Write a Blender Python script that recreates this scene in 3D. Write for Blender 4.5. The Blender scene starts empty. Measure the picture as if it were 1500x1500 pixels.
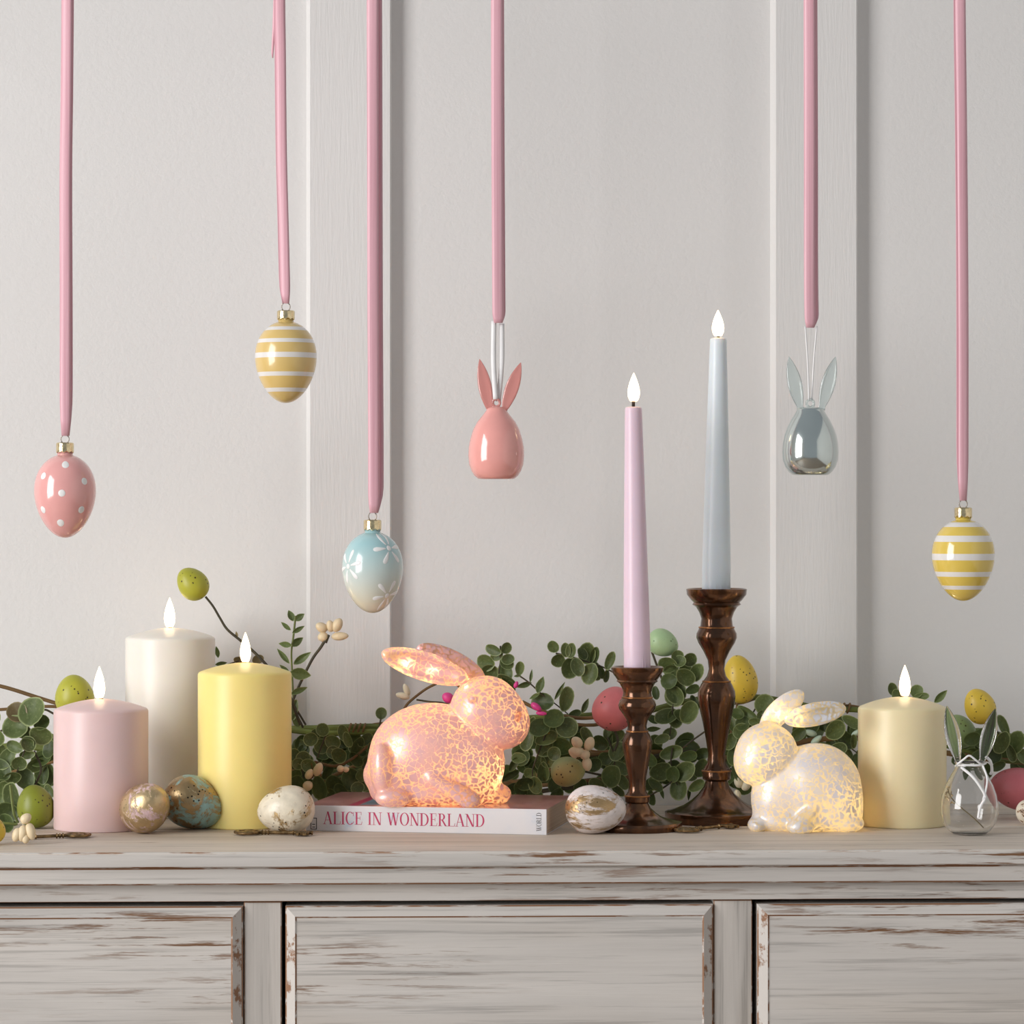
import bpy, bmesh, math, random
import numpy as np
from mathutils import Vector, Matrix

random.seed(7)
S = bpy.context.scene
COL = S.collection
F = 4600.0            # focal length in pixels of the 1500 px frame
T = 0.85              # height of the cabinet top
CZ = T + 0.254        # camera height
KT = F * 0.254

# ------------------------------------------------------------------ camera
cam_d = bpy.data.cameras.new('camera'); cam_d.sensor_width = 36.0
cam_d.lens = F / 1500.0 * 36.0; cam_d.clip_start = 0.05; cam_d.clip_end = 50
cam = bpy.data.objects.new('camera', cam_d); COL.objects.link(cam)
cam.location = (0, 0, CZ); cam.rotation_euler = (math.pi / 2, 0, 0)
S.camera = cam

# ------------------------------------------------------------------ world, light, exposure
w = bpy.data.worlds.new('world'); S.world = w; w.use_nodes = True
w.node_tree.nodes['Background'].inputs[0].default_value = (0.86, 0.93, 1.0, 1)
w.node_tree.nodes['Background'].inputs[1].default_value = 0.30
ld = bpy.data.lights.new('window_light', 'AREA'); ld.shape = 'RECTANGLE'
ld.size = 2.1; ld.size_y = 1.7; ld.energy = 115; ld.color = (1.0, 0.985, 0.975)
lo = bpy.data.objects.new('window_light', ld); COL.objects.link(lo)
lo.location = (-2.36, 0.55, 1.62); lo.rotation_euler = (0, -math.pi / 2, 0)   # faces +X
S.view_settings.view_transform = 'Standard'; S.view_settings.look = 'None'
S.view_settings.gamma = 1.0; S.view_settings.use_curve_mapping = False
S.view_settings.exposure = 0.0

# ------------------------------------------------------------------ helpers
def P(x, y, Y):
    return Vector(((x - 750) / F * Y, Y, CZ - (y - 750) / F * Y))
def Yt(y):            # depth of a point of the table top seen at image row y
    return KT / (y - 750)

def finish(me, smooth=True, angle=40):
    if smooth:
        me.polygons.foreach_set('use_smooth', [True] * len(me.polygons))
        if angle: me.set_sharp_from_angle(angle=math.radians(angle))
    me.update()
def obj(name, me, mats=None, parent=None, loc=None):
    o = bpy.data.objects.new(name, me); COL.objects.link(o)
    if mats is not None and len(me.materials) == 0:
        for m in (mats if isinstance(mats, (list, tuple)) else [mats]): me.materials.append(m)
    if parent: o.parent = parent
    if loc is not None: o.location = loc
    return o
def from_bm(name, bm, mats, parent=None, loc=None, smooth=True, angle=40):
    bmesh.ops.recalc_face_normals(bm, faces=bm.faces[:])
    me = bpy.data.meshes.new(name); bm.to_mesh(me); bm.free()
    finish(me, smooth, angle)
    return obj(name, me, mats, parent, loc)
def tag(o, label, cat, group=None, kind=None):
    o['label'] = label
    if cat: o['category'] = cat
    if group: o['group'] = group
    if kind: o['kind'] = kind
    return o
def empty(name, loc, rz=0.0):
    o = bpy.data.objects.new(name, None); COL.objects.link(o)
    o.empty_display_size = 0.02; o.location = loc; o.rotation_euler = (0, 0, rz)
    return o
def box(bm, x0, x1, y0, y1, z0, z1, bev=0.0, mi=0, bmi=None):
    r = bmesh.ops.create_cube(bm, size=1.0)
    vs = r['verts']
    for v in vs:
        v.co = Vector((x0 + (v.co.x + .5) * (x1 - x0), y0 + (v.co.y + .5) * (y1 - y0), z0 + (v.co.z + .5) * (z1 - z0)))
    fs = set(f for v in vs for f in v.link_faces)
    for f in fs: f.material_index = mi
    if bev:
        es = list(set(e for v in vs for e in v.link_edges))
        rr = bmesh.ops.bevel(bm, geom=es, offset=bev, segments=1, affect='EDGES', profile=.5)
        if bmi is not None:
            for f in rr['faces']: f.material_index = bmi
def lathe(bm, prof, seg=48, c=(0, 0, 0), cap=True, lean=(0, 0)):
    rings = []
    zb, zt = prof[0][1], prof[-1][1]
    for r, z in prof:
        t = (z - zb) / (zt - zb) if zt != zb else 0
        cx, cy = c[0] + lean[0] * t, c[1] + lean[1] * t
        if r < 1e-6:
            rings.append([bm.verts.new((cx, cy, c[2] + z))])
        else:
            rings.append([bm.verts.new((cx + r * math.cos(2 * math.pi * k / seg), cy + r * math.sin(2 * math.pi * k / seg), c[2] + z)) for k in range(seg)])
    for a, b in zip(rings, rings[1:]):
        if len(a) == 1 and len(b) == 1: continue
        for k in range(seg):
            k2 = (k + 1) % seg
            if len(a) == 1: bm.faces.new((a[0], b[k2], b[k]))
            elif len(b) == 1: bm.faces.new((a[k], a[k2], b[0]))
            else: bm.faces.new((a[k], a[k2], b[k2], b[k]))
    if cap:
        if len(rings[0]) > 1: bm.faces.new(rings[0][::-1])
        if len(rings[-1]) > 1: bm.faces.new(rings[-1])
def spline(pts, n):
    """Catmull-Rom through 3D points"""
    pts = [Vector(p) for p in pts]
    if len(pts) == 2:
        return [pts[0].lerp(pts[1], i / n) for i in range(n + 1)]
    out = []
    e = [pts[0] * 2 - pts[1]] + pts + [pts[-1] * 2 - pts[-2]]
    per = max(1, n // (len(pts) - 1))
    for i in range(len(pts) - 1):
        p0, p1, p2, p3 = e[i:i + 4]
        for k in range(per):
            t = k / per
            out.append(0.5 * ((2 * p1) + (p2 - p0) * t + (2 * p0 - 5 * p1 + 4 * p2 - p3) * t * t + (3 * p1 - p0 - 3 * p2 + p3) * t ** 3))
    out.append(pts[-1]); return out
def tube(bm, pts, r0, r1=None, seg=8, closed=False):
    if r1 is None: r1 = r0
    n = len(pts); rings = []
    up = Vector((0.13, 0.31, 0.94)).normalized()
    for i, p in enumerate(pts):
        if closed: d = pts[(i + 1) % n] - pts[i - 1]
        else: d = pts[min(i + 1, n - 1)] - pts[max(i - 1, 0)]
        d.normalize()
        a = d.cross(up)
        if a.length < 1e-3: a = d.cross(Vector((1, 0, 0)))
        a.normalize(); b = d.cross(a)
        r = r0 + (r1 - r0) * i / max(1, n - 1)
        rings.append([bm.verts.new(p + a * (r * math.cos(2 * math.pi * k / seg)) + b * (r * math.sin(2 * math.pi * k / seg))) for k in range(seg)])
    m = n if closed else n - 1
    for i in range(m):
        A, B = rings[i], rings[(i + 1) % n]
        for k in range(seg): bm.faces.new((A[k], A[(k + 1) % seg], B[(k + 1) % seg], B[k]))
    if not closed:
        bm.faces.new(rings[0][::-1]); bm.faces.new(rings[-1])
def ellipsoid(bm, M, u=14, v=9):
    bmesh.ops.create_uvsphere(bm, u_segments=u, v_segments=v, radius=1.0, matrix=M)
def frame(d, n):
    """orientation with +Y along d and +Z near n"""
    d = d.normalized(); x = d.cross(n)
    if x.length < 1e-4: x = d.cross(Vector((1, 0, 0)))
    x.normalize(); z = x.cross(d)
    return Matrix((x, d, z)).transposed().to_4x4()

# ------------------------------------------------------------------ node material helpers
def new_mat(name):
    m = bpy.data.materials.new(name); m.use_nodes = True
    nt = m.node_tree; b = nt.nodes['Principled BSDF']
    return m, nt, b
def N(nt, t, **kw):
    n = nt.nodes.new(t)
    for k, v in kw.items():
        if k in n.inputs: n.inputs[k].default_value = v
        else: setattr(n, k, v)
    return n
def L(nt, a, b): nt.links.new(a, b)
def c4(c): return (c[0], c[1], c[2], 1.0)
def srgb(r, g, b):
    f = lambda u: (u / 255 / 12.92) if u / 255 <= .04045 else ((u / 255 + .055) / 1.055) ** 2.4
    return (f(r), f(g), f(b))
def coords(nt, scale=(1, 1, 1), kind='Object', rot=(0, 0, 0)):
    tc = N(nt, 'ShaderNodeTexCoord'); mp = N(nt, 'ShaderNodeMapping')
    mp.inputs['Scale'].default_value = scale; mp.inputs['Rotation'].default_value = rot
    L(nt, tc.outputs[kind], mp.inputs['Vector']); return mp.outputs['Vector']
def noise(nt, vec, scale, detail=4, rough=.55, dist=0.0):
    n = N(nt, 'ShaderNodeTexNoise', Scale=scale, Detail=detail, Roughness=rough, Distortion=dist)
    if vec is not None: L(nt, vec, n.inputs['Vector'])
    return n.outputs['Fac']
def ramp(nt, fac, stops, interp='LINEAR'):
    r = N(nt, 'ShaderNodeValToRGB'); r.color_ramp.interpolation = interp
    el = r.color_ramp.elements
    while len(el) < len(stops): el.new(0.5)
    for e, (p, c) in zip(el, stops):
        e.position = p; e.color = c4(c) if not isinstance(c, (int, float)) else (c, c, c, 1)
    L(nt, fac, r.inputs['Fac']); return r.outputs['Color']
def mixc(nt, fac, a, b, mode='MIX'):
    m = N(nt, 'ShaderNodeMix', data_type='RGBA', blend_type=mode)
    for s, v in ((m.inputs[0], fac), (m.inputs[6], a), (m.inputs[7], b)):
        if hasattr(v, 'links'): L(nt, v, s)
        elif isinstance(v, (int, float)): s.default_value = v
        else: s.default_value = c4(v)
    return m.outputs[2]
def math_n(nt, op, a, b=0.0):
    m = N(nt, 'ShaderNodeMath', operation=op)
    for s, v in zip(m.inputs, (a, b)):
        if hasattr(v, 'links'): L(nt, v, s)
        else: s.default_value = v
    return m.outputs[0]
def bump(nt, b, h, strength=.3, dist=.001):
    bp = N(nt, 'ShaderNodeBump', Strength=strength, Distance=dist)
    L(nt, h, bp.inputs['Height']); L(nt, bp.outputs['Normal'], b.inputs['Normal'])
def plain(name, col, rough=.5, metal=0, spec=.5, coat=0, sss=0, sss_r=(.01, .006, .004), var=0.06, vs=60, trans=0, bmp=0):
    m, nt, b = new_mat(name)
    b.inputs['Roughness'].default_value = rough; b.inputs['Metallic'].default_value = metal
    b.inputs['Specular IOR Level'].default_value = spec; b.inputs['Coat Weight'].default_value = coat
    b.inputs['Coat Roughness'].default_value = .14
    b.inputs['Transmission Weight'].default_value = trans
    if sss:
        b.inputs['Subsurface Weight'].default_value = sss; b.inputs['Subsurface Radius'].default_value = sss_r
        b.inputs['Subsurface Scale'].default_value = 1.0
    nz = noise(nt, coords(nt), vs, 3)
    dk = tuple(c * (1 - var) for c in col); lt = tuple(min(1, c * (1 + var)) for c in col)
    L(nt, ramp(nt, nz, [(.3, dk), (.7, lt)]), b.inputs['Base Color'])
    if bmp: bump(nt, b, nz, bmp, .0006)
    return m

# ---- materials: surfaces
def wall_mat(name, col, sc, vert=1.0):
    m, nt, b = new_mat(name); b.inputs['Roughness'].default_value = .62
    b.inputs['Specular IOR Level'].default_value = .3
    v = coords(nt, (1, 1, vert))
    n1 = noise(nt, v, sc, 5, .6); n2 = noise(nt, coords(nt), 2.5, 2)
    L(nt, ramp(nt, n2, [(.3, tuple(c * .98 for c in col)), (.7, tuple(c * 1.01 for c in col))]), b.inputs['Base Color'])
    bump(nt, b, n1, .3, .0014); return m
M_wall = wall_mat('painted_plaster', (.785, .77, .755), 230)
M_batten = wall_mat('painted_batten', (.795, .78, .765), 420, .08)
M_rwall = wall_mat('side_wall_paint', (.78, .77, .75), 120)
M_floor = plain('floor_boards', (.20, .14, .09), .5, var=.3, vs=8)

def paint_wood(name, axis, base=(.60, .565, .53), brown_amt=.585, warm=0.0):
    """whitewashed, rubbed-through timber; grain runs along the given local axis"""
    m, nt, b = new_mat(name); b.inputs['Roughness'].default_value = .6
    b.inputs['Specular IOR Level'].default_value = .3
    s1 = [34, 34, 34]; s1[axis] = 1.6
    s2 = [260, 260, 260]; s2[axis] = 6
    s3 = [9, 9, 9]; s3[axis] = 1.4
    skew = (0, .16, 0) if axis == 0 else (0, 0, 0)
    g1 = noise(nt, coords(nt, s1), 1.0, 5, .6, .35)
    g2 = noise(nt, coords(nt, s2), 1.0, 4, .65)
    big = noise(nt, coords(nt, s3, rot=skew), 1.0, 3, .5)
    col = ramp(nt, g1, [(.28, tuple(c * .80 for c in base)), (.5, base), (.72, tuple(min(1, c * 1.16) for c in base))])
    tan = tuple(c * k for c, k in zip(base, (.80, .70, .58)))
    col = mixc(nt, ramp(nt, big, [(.5 - warm, 0.0), (.75 - warm, .75)]), col, tan)
    s4 = [230, 230, 230]; s4[axis] = 11
    sc = noise(nt, coords(nt, s4, rot=skew), 1.0, 5, .7, .2)
    patch = noise(nt, coords(nt, [x * 1.5 for x in s3], rot=skew), 1.0, 2, .5)
    msk = math_n(nt, 'MULTIPLY', ramp(nt, sc, [(brown_amt - .045, 0.0), (brown_amt + .03, 1.0)]), ramp(nt, patch, [(.475, 0.0), (.60, 1.0)]))
    col = mixc(nt, msk, col, (.20, .105, .055))
    fine = ramp(nt, g2, [(.32, .64), (.47, 1.0)])
    col = mixc(nt, .8, col, fine, 'MULTIPLY')
    L(nt, col, b.inputs['Base Color'])
    h = math_n(nt, 'SUBTRACT', g2, math_n(nt, 'MULTIPLY', msk, .8))
    bump(nt, b, h, .35, .0008); return m
def worn_edge(name, thr=.5):
    m, nt, b = new_mat(name); b.inputs['Roughness'].default_value = .65
    n1 = noise(nt, coords(nt, (14, 120, 60)), 1.0, 5, .65)
    L(nt, ramp(nt, n1, [(thr - .03, (.27, .135, .07)), (thr + .04, (.60, .56, .52))]), b.inputs['Base Color'])
    bump(nt, b, n1, .5, .001); return m
M_wx = paint_wood('whitewashed_wood_long', 0)
M_top = paint_wood('whitewashed_top_planks', 0, (.68, .60, .52), .64, .03)
M_wz = paint_wood('whitewashed_wood_upright', 2, (.57, .53, .49), .62, .06)
M_edge = worn_edge('rubbed_edge', .56)
M_edge2 = worn_edge('rubbed_edge_light', .44)
M_dark = plain('raw_dark_wood', (.035, .022, .014), .8, var=.3)

# ------------------------------------------------------------------ setting
YAW = math.radians(1.9)
RY = 2.351                       # front edge of the cabinet top on the camera axis
CB, SB = math.cos(YAW), math.sin(YAW)
def rotp(lx, ly, z): return Vector((lx * CB - ly * SB, RY + lx * SB + ly * CB, z))
DEP = 0.368                      # from front edge of the top to the wall
def struct(name, bm, mat, label, cat, rz=0, loc=(0, 0, 0), **k):
    o = from_bm(name, bm, mat, None, loc, **k); o.rotation_euler = (0, 0, rz)
    return tag(o, label, cat, kind='structure')
bm = bmesh.new(); box(bm, -2.3, 1.9, DEP, DEP + .1, 0, 2.7)
struct('wall_back', bm, M_wall, 'off-white painted plaster wall behind the cabinet', 'wall', YAW, (0, RY, 0), smooth=False)
def batten(n, px0, px1):
    Yw = RY + DEP
    x0, x1 = (px0 - 750) / F * Yw, (px1 - 750) / F * Yw
    x0, x1 = [(x - (0)) for x in (x0, x1)]
    bm = bmesh.new(); h = .013; e = .0036
    pr = [(x0, DEP), (x0 + e, DEP - h), (x1 - .0012, DEP - h), (x1, DEP - h + .0012), (x1, DEP)]
    a = [bm.verts.new((x, y, 0.12)) for x, y in pr]; b = [bm.verts.new((x, y, 2.7)) for x, y in pr]
    for i in range(4): bm.faces.new((a[i], a[i + 1], b[i + 1], b[i]))
    bm.faces.new(a); bm.faces.new(b[::-1])
    struct('trim_%d' % n, bm, M_batten, ['flat white upright batten behind the blue daisy egg', 'flat white upright batten behind the silver rabbit'][n - 1], 'trim', YAW, (0, RY, 0), smooth=False)
batten(1, 470, 594); batten(2, 1150, 1276)
bm = bmesh.new(); box(bm, -2.4, 2.0, -1.6, 2.9, -.05, 0)
struct('floor', bm, M_floor, 'brown floor under the cabinet', 'floor', smooth=False)
bm = bmesh.new(); box(bm, 1.9, 2.0, -1.6, 2.75, 0, 2.7)
struct('wall_right', bm, M_rwall, 'plain white side wall of the room', 'wall', smooth=False)
bm = bmesh.new()                                   # left wall with the window opening
box(bm, -2.4, -2.3, 1.42, 2.75, 0, 2.7); box(bm, -2.4, -2.3, -1.6, -.32, 0, 2.7)
box(bm, -2.4, -2.3, -.32, 1.42, 0, .55); box(bm, -2.4, -2.3, -.32, 1.42, 2.69, 2.7)
struct('wall_left', bm, M_rwall, 'white side wall with a tall window opening', 'wall', smooth=False)

# ------------------------------------------------------------------ cabinet
cab = empty('cabinet', (0, RY, 0), YAW)
tag(cab, 'weathered whitewashed wooden cabinet with wide drawers', 'cabinet')
XL, XR = -.565, .545
def cpart(name, mats, boxes, bev=.0012, bmi=1, **k):
    bm = bmesh.new()
    for b in boxes: box(bm, *b, bev=bev, bmi=bmi if isinstance(mats, list) else None)
    return from_bm(name, bm, mats, cab, smooth=False, **k)
j1 = Yt(1213.5) - RY
for y0, y1 in ((0, j1 - .0005), (j1 + .0005, .27), (.271, DEP - .001)):
    cpart('plank', [M_top, M_edge2], [(XL - .015, XR + .015, y0, y1, T - .0115, T)], .0009)
z1 = T - .0115
pl = cpart('top_edge_band', [M_wx, M_edge2], [(XL - .0148, XR + .0148, -.0006, .0012, z1 + .0006, T - .0012)], .0003)
cpart('moulding', [M_wx, M_edge], [(XL - .010, XR + .010, .0035, DEP - .002, z1 - .0135, z1 - .0004)], .0013)
z2 = z1 - .0135
cpart('frieze', [M_wx, M_edge], [(XL - .002, XR + .002, .0135, DEP - .002, z2 - .0135, z2 + .0004)], .0004)
z3 = z2 - .0135
FY = .0165                        # front plane of the stiles
cpart('side_panel', M_wz, [(XL, XL + .02, FY, DEP - .002, .06, z3)])
cpart('side_panel', M_wz, [(XR - .02, XR, FY, DEP - .002, .06, z3)])
cpart('inner_carcass', M_dark, [(XL + .02, XR - .02, .07, DEP - .003, .07, z3 - .0005)], 0)
def lx(px): return (px - 750) / F * (RY + FY)
DR = [(-275, 358), (420, 1046), (1111, 1745)]
DH = .225
for a, b in ((358, 414), (1046, 1104)):
    cpart('stile', [M_wz, M_edge], [(lx(a) + .0006, lx(b), FY, .071, .30, z3 - .0006)], .0007)
cpart('stile', [M_wz, M_edge], [(XL + .0202, lx(-275) - .003, FY, .071, .30, z3 - .0006)], .0007)
cpart('stile', [M_wz, M_edge], [(lx(1745) + .003, XR - .0202, FY, .071, .30, z3 - .0006)], .0007)
cpart('lower_panel', [M_wz, M_edge], [(XL + .0205, XR - .0205, FY, .05, .07, z3 - DH - .012)], .001)
for sx in (XL + .03, XR - .03):
    for sy in (.05, DEP - .05):
        cpart('foot', M_wz, [(sx - .028, sx + .028, sy - .028, sy + .028, 0, .0598)], .004)
for a, b in DR:
    dr = empty('drawer', (0, 0, 0)); dr.parent = cab
    x0, x1 = lx(a), lx(b); zt = z3 - .0036; zb = zt - DH
    yb, yf = FY - .0015, FY - .0075; bv = .0086; st = .0009
    bm = bmesh.new()
    def ring(x0, x1, z0, z1, y): return [bm.verts.new(q) for q in ((x0, y, z0), (x1, y, z0), (x1, y, z1), (x0, y, z1))]
    R = [ring(x0, x1, zb, zt, FY + .03), ring(x0, x1, zb, zt, yb), ring(x0 + .001, x1 - .001, zb + .001, zt - .001, yb - .0012),
         ring(x0 + bv - .0012, x1 - bv + .0012, zb + bv - .0012, zt - bv + .0012, yf), ring(x0 + bv, x1 - bv, zb + bv, zt - bv, yf + st)]
    for i in range(4):
        for k in range(4):
            f = bm.faces.new((R[i][k], R[i][(k + 1) % 4], R[i + 1][(k + 1) % 4], R[i + 1][k]))
            f.material_index = 1 if i in (1, 3) else 0
            if i == 2 and k in (1, 3): f.material_index = 2
    bm.faces.new(R[4]); bm.faces.new(R[0][::-1])
    from_bm('front', bm, [M_wx, M_edge, worn_edge('rubbed_bevel', .40)], dr, smooth=False)
    bm = bmesh.new()
    lathe(bm, [(.006, 0), (.006, .008), (.011, .012), (.0135, .019), (.011, .026), (.0, .028)], 24, cap=False)
    kn = from_bm('knob', bm, plain('knob_iron', (.05, .04, .035), .45, .8), dr, ((x0 + x1) / 2, yf + st + .0008, (zt + zb) / 2))
    kn.rotation_euler = (math.pi / 2, 0, 0)

# ------------------------------------------------------------------ wax candles and flames
def flame_mat():
    m, nt, b = new_mat('led_flame')
    v = N(nt, 'ShaderNodeTexCoord'); sp = N(nt, 'ShaderNodeSeparateXYZ'); L(nt, v.outputs['Generated'], sp.inputs[0])
    e = N(nt, 'ShaderNodeEmission', Strength=6.5)
    L(nt, ramp(nt, sp.outputs['Z'], [(0, (1, .60, .28)), (.3, (1, .78, .50)), (1, (1, .72, .42))]), e.inputs['Color'])
    L(nt, e.outputs[0], nt.nodes['Material Output'].inputs['Surface']); return m
M_flame = flame_mat()
M_wick = plain('black_wick', (.02, .017, .015), .8)
def flame(parent, px, ytop, ybot, wpx, Yc, base):
    c = P(px, ybot, Yc); t = P(px, ytop, Yc); h = t.z - c.z; r = wpx / F * Yc / 2
    bm = bmesh.new()
    prof = [(0, 0), (.55, .0), (.72, .05), (.92, .16), (1, .30), (.93, .45), (.74, .62), (.48, .78), (.24, .90), (.08, .98), (0, 1)]
    lathe(bm, [(a * r, b * h) for a, b in prof], 24, cap=False)
    o = from_bm('flame', bm, M_flame, parent, c - base); o['label'] = 'glowing teardrop flame'
def wax(name, col, sss=.35, rough=.38, top=None, h=.1, bmp=0):
    m, nt, b = new_mat(name); b.inputs['Roughness'].default_value = rough
    b.inputs['Subsurface Weight'].default_value = sss; b.inputs['Subsurface Radius'].default_value = (.012, .008, .005)
    b.inputs['Subsurface Scale'].default_value = 1.0; b.inputs['Specular IOR Level'].default_value = .45
    nz = noise(nt, coords(nt), 25, 3)
    L(nt, ramp(nt, nz, [(.3, tuple(c * .97 for c in col)), (.7, tuple(min(1, c * 1.02) for c in col))]), b.inputs['Base Color'])
    if bmp:
        n2 = noise(nt, coords(nt, (60, 60, 900)), 1.0, 3); bump(nt, b, n2, bmp, .0005)
    return m
def pillar(x0, x1, ysh, ytop, Yc, col, label, fl):
    R = (x1 - x0) / 2 / F * Yc; cx = (x0 + x1) / 2
    base = P(cx, 750, Yc); base.z = T
    hs = P(cx, ysh, Yc).z - T; ht = P(cx, ytop, Yc).z - T
    e = empty('pillar_candle', base); tag(e, label, 'candle', 'wax pillar candles')
    prof = [(0, 0), (R - .0012, 0), (R - .0003, .0006), (R, .002), (R, hs - .002), (R - .0006, hs - .0006), (R - .0016, hs + .0002)]
    for k in range(1, 10):
        q = 1 - k / 10; prof.append(((R - .0016) * q, hs + .0002 + (ht - hs) * (1 - q ** 1.9)))
    prof.append((0, ht + .0001))
    bm = bmesh.new(); lathe(bm, prof, 72, cap=False)
    from_bm('wax_body', bm, wax(label.split()[0] + '_wax', col), e, angle=30)
    bm = bmesh.new(); lathe(bm, [(.0016, -.002), (.0016, .0012)], 10); from_bm('wick', bm, M_wick, e, (0, 0, ht))
    flame(e, fl[0], fl[1], fl[2] - 1.2, fl[3], Yc, base)
pillar(79, 217, 1038, 1024, 2.521, srgb(228, 198, 196), 'pale pink short pillar candle standing beside the green leaves', (145.5, 976, 1024, 17))
pillar(184, 315, 933, 920, 2.634, srgb(238, 232, 222), 'white tall pillar candle standing behind the pink and yellow ones', (248.5, 875, 920, 16.5))
pillar(290, 427, 984, 971, 2.545, srgb(247, 224, 140), 'yellow pillar candle standing behind the gilded eggs', (359.5, 926, 971, 16))
pillar(1257, 1386, 1035, 1021, 2.549, srgb(238, 222, 180), 'cream pillar candle standing beside the small lit rabbit', (1325.5, 974, 1021, 17))

# ------------------------------------------------------------------ candlesticks and tapers
def bronze():
    m, nt, b = new_mat('antique_bronze'); b.inputs['Metallic'].default_value = .75; b.inputs['Roughness'].default_value = .17
    b.inputs['Coat Weight'].default_value = .35; b.inputs['Coat Roughness'].default_value = .15
    a = noise(nt, coords(nt, (1, 1, .35)), 45, 5, .65)
    col = ramp(nt, a, [(.30, (.045, .020, .010)), (.50, (.105, .044, .018)), (.72, (.36, .16, .06))])
    L(nt, col, b.inputs['Base Color'])
    n2 = noise(nt, coords(nt, (1, 1, 5)), 160, 3); bump(nt, b, n2, .12, .0006); return m
M_bronze = bronze()
M_bronze2 = plain('rubbed_bronze_ring', (.36, .16, .06), .3, .85, var=.35, vs=120)
def stick(name, label, cx, cy, Yc, prof, rings):
    base = Vector(((cx - 750) / F * Yc, Yc, T)); s = F / Yc; yb = 750 + KT / Yc
    e = empty(name, base); tag(e, label, 'candlestick', 'bronze candlesticks')
    pz = [(r / s, (yb - y) / s) for y, r in prof][::-1]
    pz[0] = (pz[0][0], 0.0)
    split_top = [p for p in pz if p[1] > (yb - cy) / s]
    body = [p for p in pz if p[1] <= (yb - cy) / s]
    foot_z = (yb - rings[-1]) / s
    foot = [p for p in body if p[1] <= foot_z]; stem = [p for p in body if p[1] >= foot_z]
    if foot[-1] != stem[0]: foot.append(stem[0])
    if stem[-1] != split_top[0]: stem.append(split_top[0])
    for nm, pr in (('foot', foot), ('stem', stem)):
        bm = bmesh.new(); lathe(bm, pr, 64); from_bm(nm, bm, M_bronze, e, angle=35)
    top = split_top[-1]
    rr = top[0]
    bm = bmesh.new(); lathe(bm, split_top + [(rr - .0012, top[1] + .0006), (rr - .0024, top[1]), (rr - .004, top[1] - .0012), (0, top[1] - .0016)], 64, cap=False)
    from_bm('cup', bm, M_bronze, e, angle=35)
    for y in rings:
        z = (yb - y) / s
        r = np.interp(z, [p[1] for p in pz], [p[0] for p in pz])
        bm = bmesh.new()
        tube(bm, [Vector((r * math.cos(2 * math.pi * k / 48), r * math.sin(2 * math.pi * k / 48), z)) for k in range(48)], .00075, seg=8, closed=True)
        from_bm('ring', bm, M_bronze2, e)
    return base, s, yb, top[1] - .0016
short = [(977.4, 38.5), (982.5, 38), (988, 35), (993.5, 31), (995.7, 29.3), (998, 30.3), (1001, 26), (1008, 22.2), (1014, 20.6), (1020, 21.5),
         (1022.5, 22.2), (1026.5, 26), (1033, 27.8), (1038.6, 26.5), (1045, 21.7), (1054, 15.8), (1063, 13.7), (1069, 14.6), (1072, 15.8),
         (1076, 18.4), (1085, 21.8), (1091, 22), (1102, 20), (1120, 16.9), (1137.6, 13.4), (1151, 12.4), (1159.6, 13.6), (1164, 16.5), (1166.5, 18.2),
         (1174, 18), (1176.3, 16), (1183, 19.5), (1190, 27), (1196, 35.5), (1200, 48), (1203, 62), (1203.6, 65.5), (1204.6, 66), (1213.5, 66), (1214.9, 65)]
sb, ss, sy, scz = stick('candlestick', 'short bronze turned candlestick holding the lilac taper', 933.5, 1000, 2.513, short, [1021.5, 1071, 1166])
tall = [(863, 44.6), (871, 43.6), (879, 37.5), (882.4, 33.8), (885.6, 35.8), (889, 30.4), (897, 25.6), (906, 22.6), (916, 23.8), (919.5, 25.6),
        (923, 27), (928, 29.6), (934, 29.8), (941.6, 26.8), (954, 19.2), (967, 13), (980, 11.4), (990, 14), (997.6, 19.6), (1002, 22.6), (1012, 27), (1020, 27.8),
        (1031, 26.5), (1057, 20.8), (1082, 16), (1105, 12.4), (1117.6, 14), (1125.6, 19.2), (1130, 21.6), (1141, 20.4), (1144, 16.2), (1152, 19),
        (1163, 27), (1172, 37), (1180, 49), (1185.5, 64), (1188, 74.5), (1189, 76), (1202, 76), (1203.6, 75)]
tb, ts, ty, tcz = stick('candlestick', 'tall bronze turned candlestick holding the pale blue taper', 1049.7, 890, 2.576, tall, [919, 998, 1129])
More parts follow.
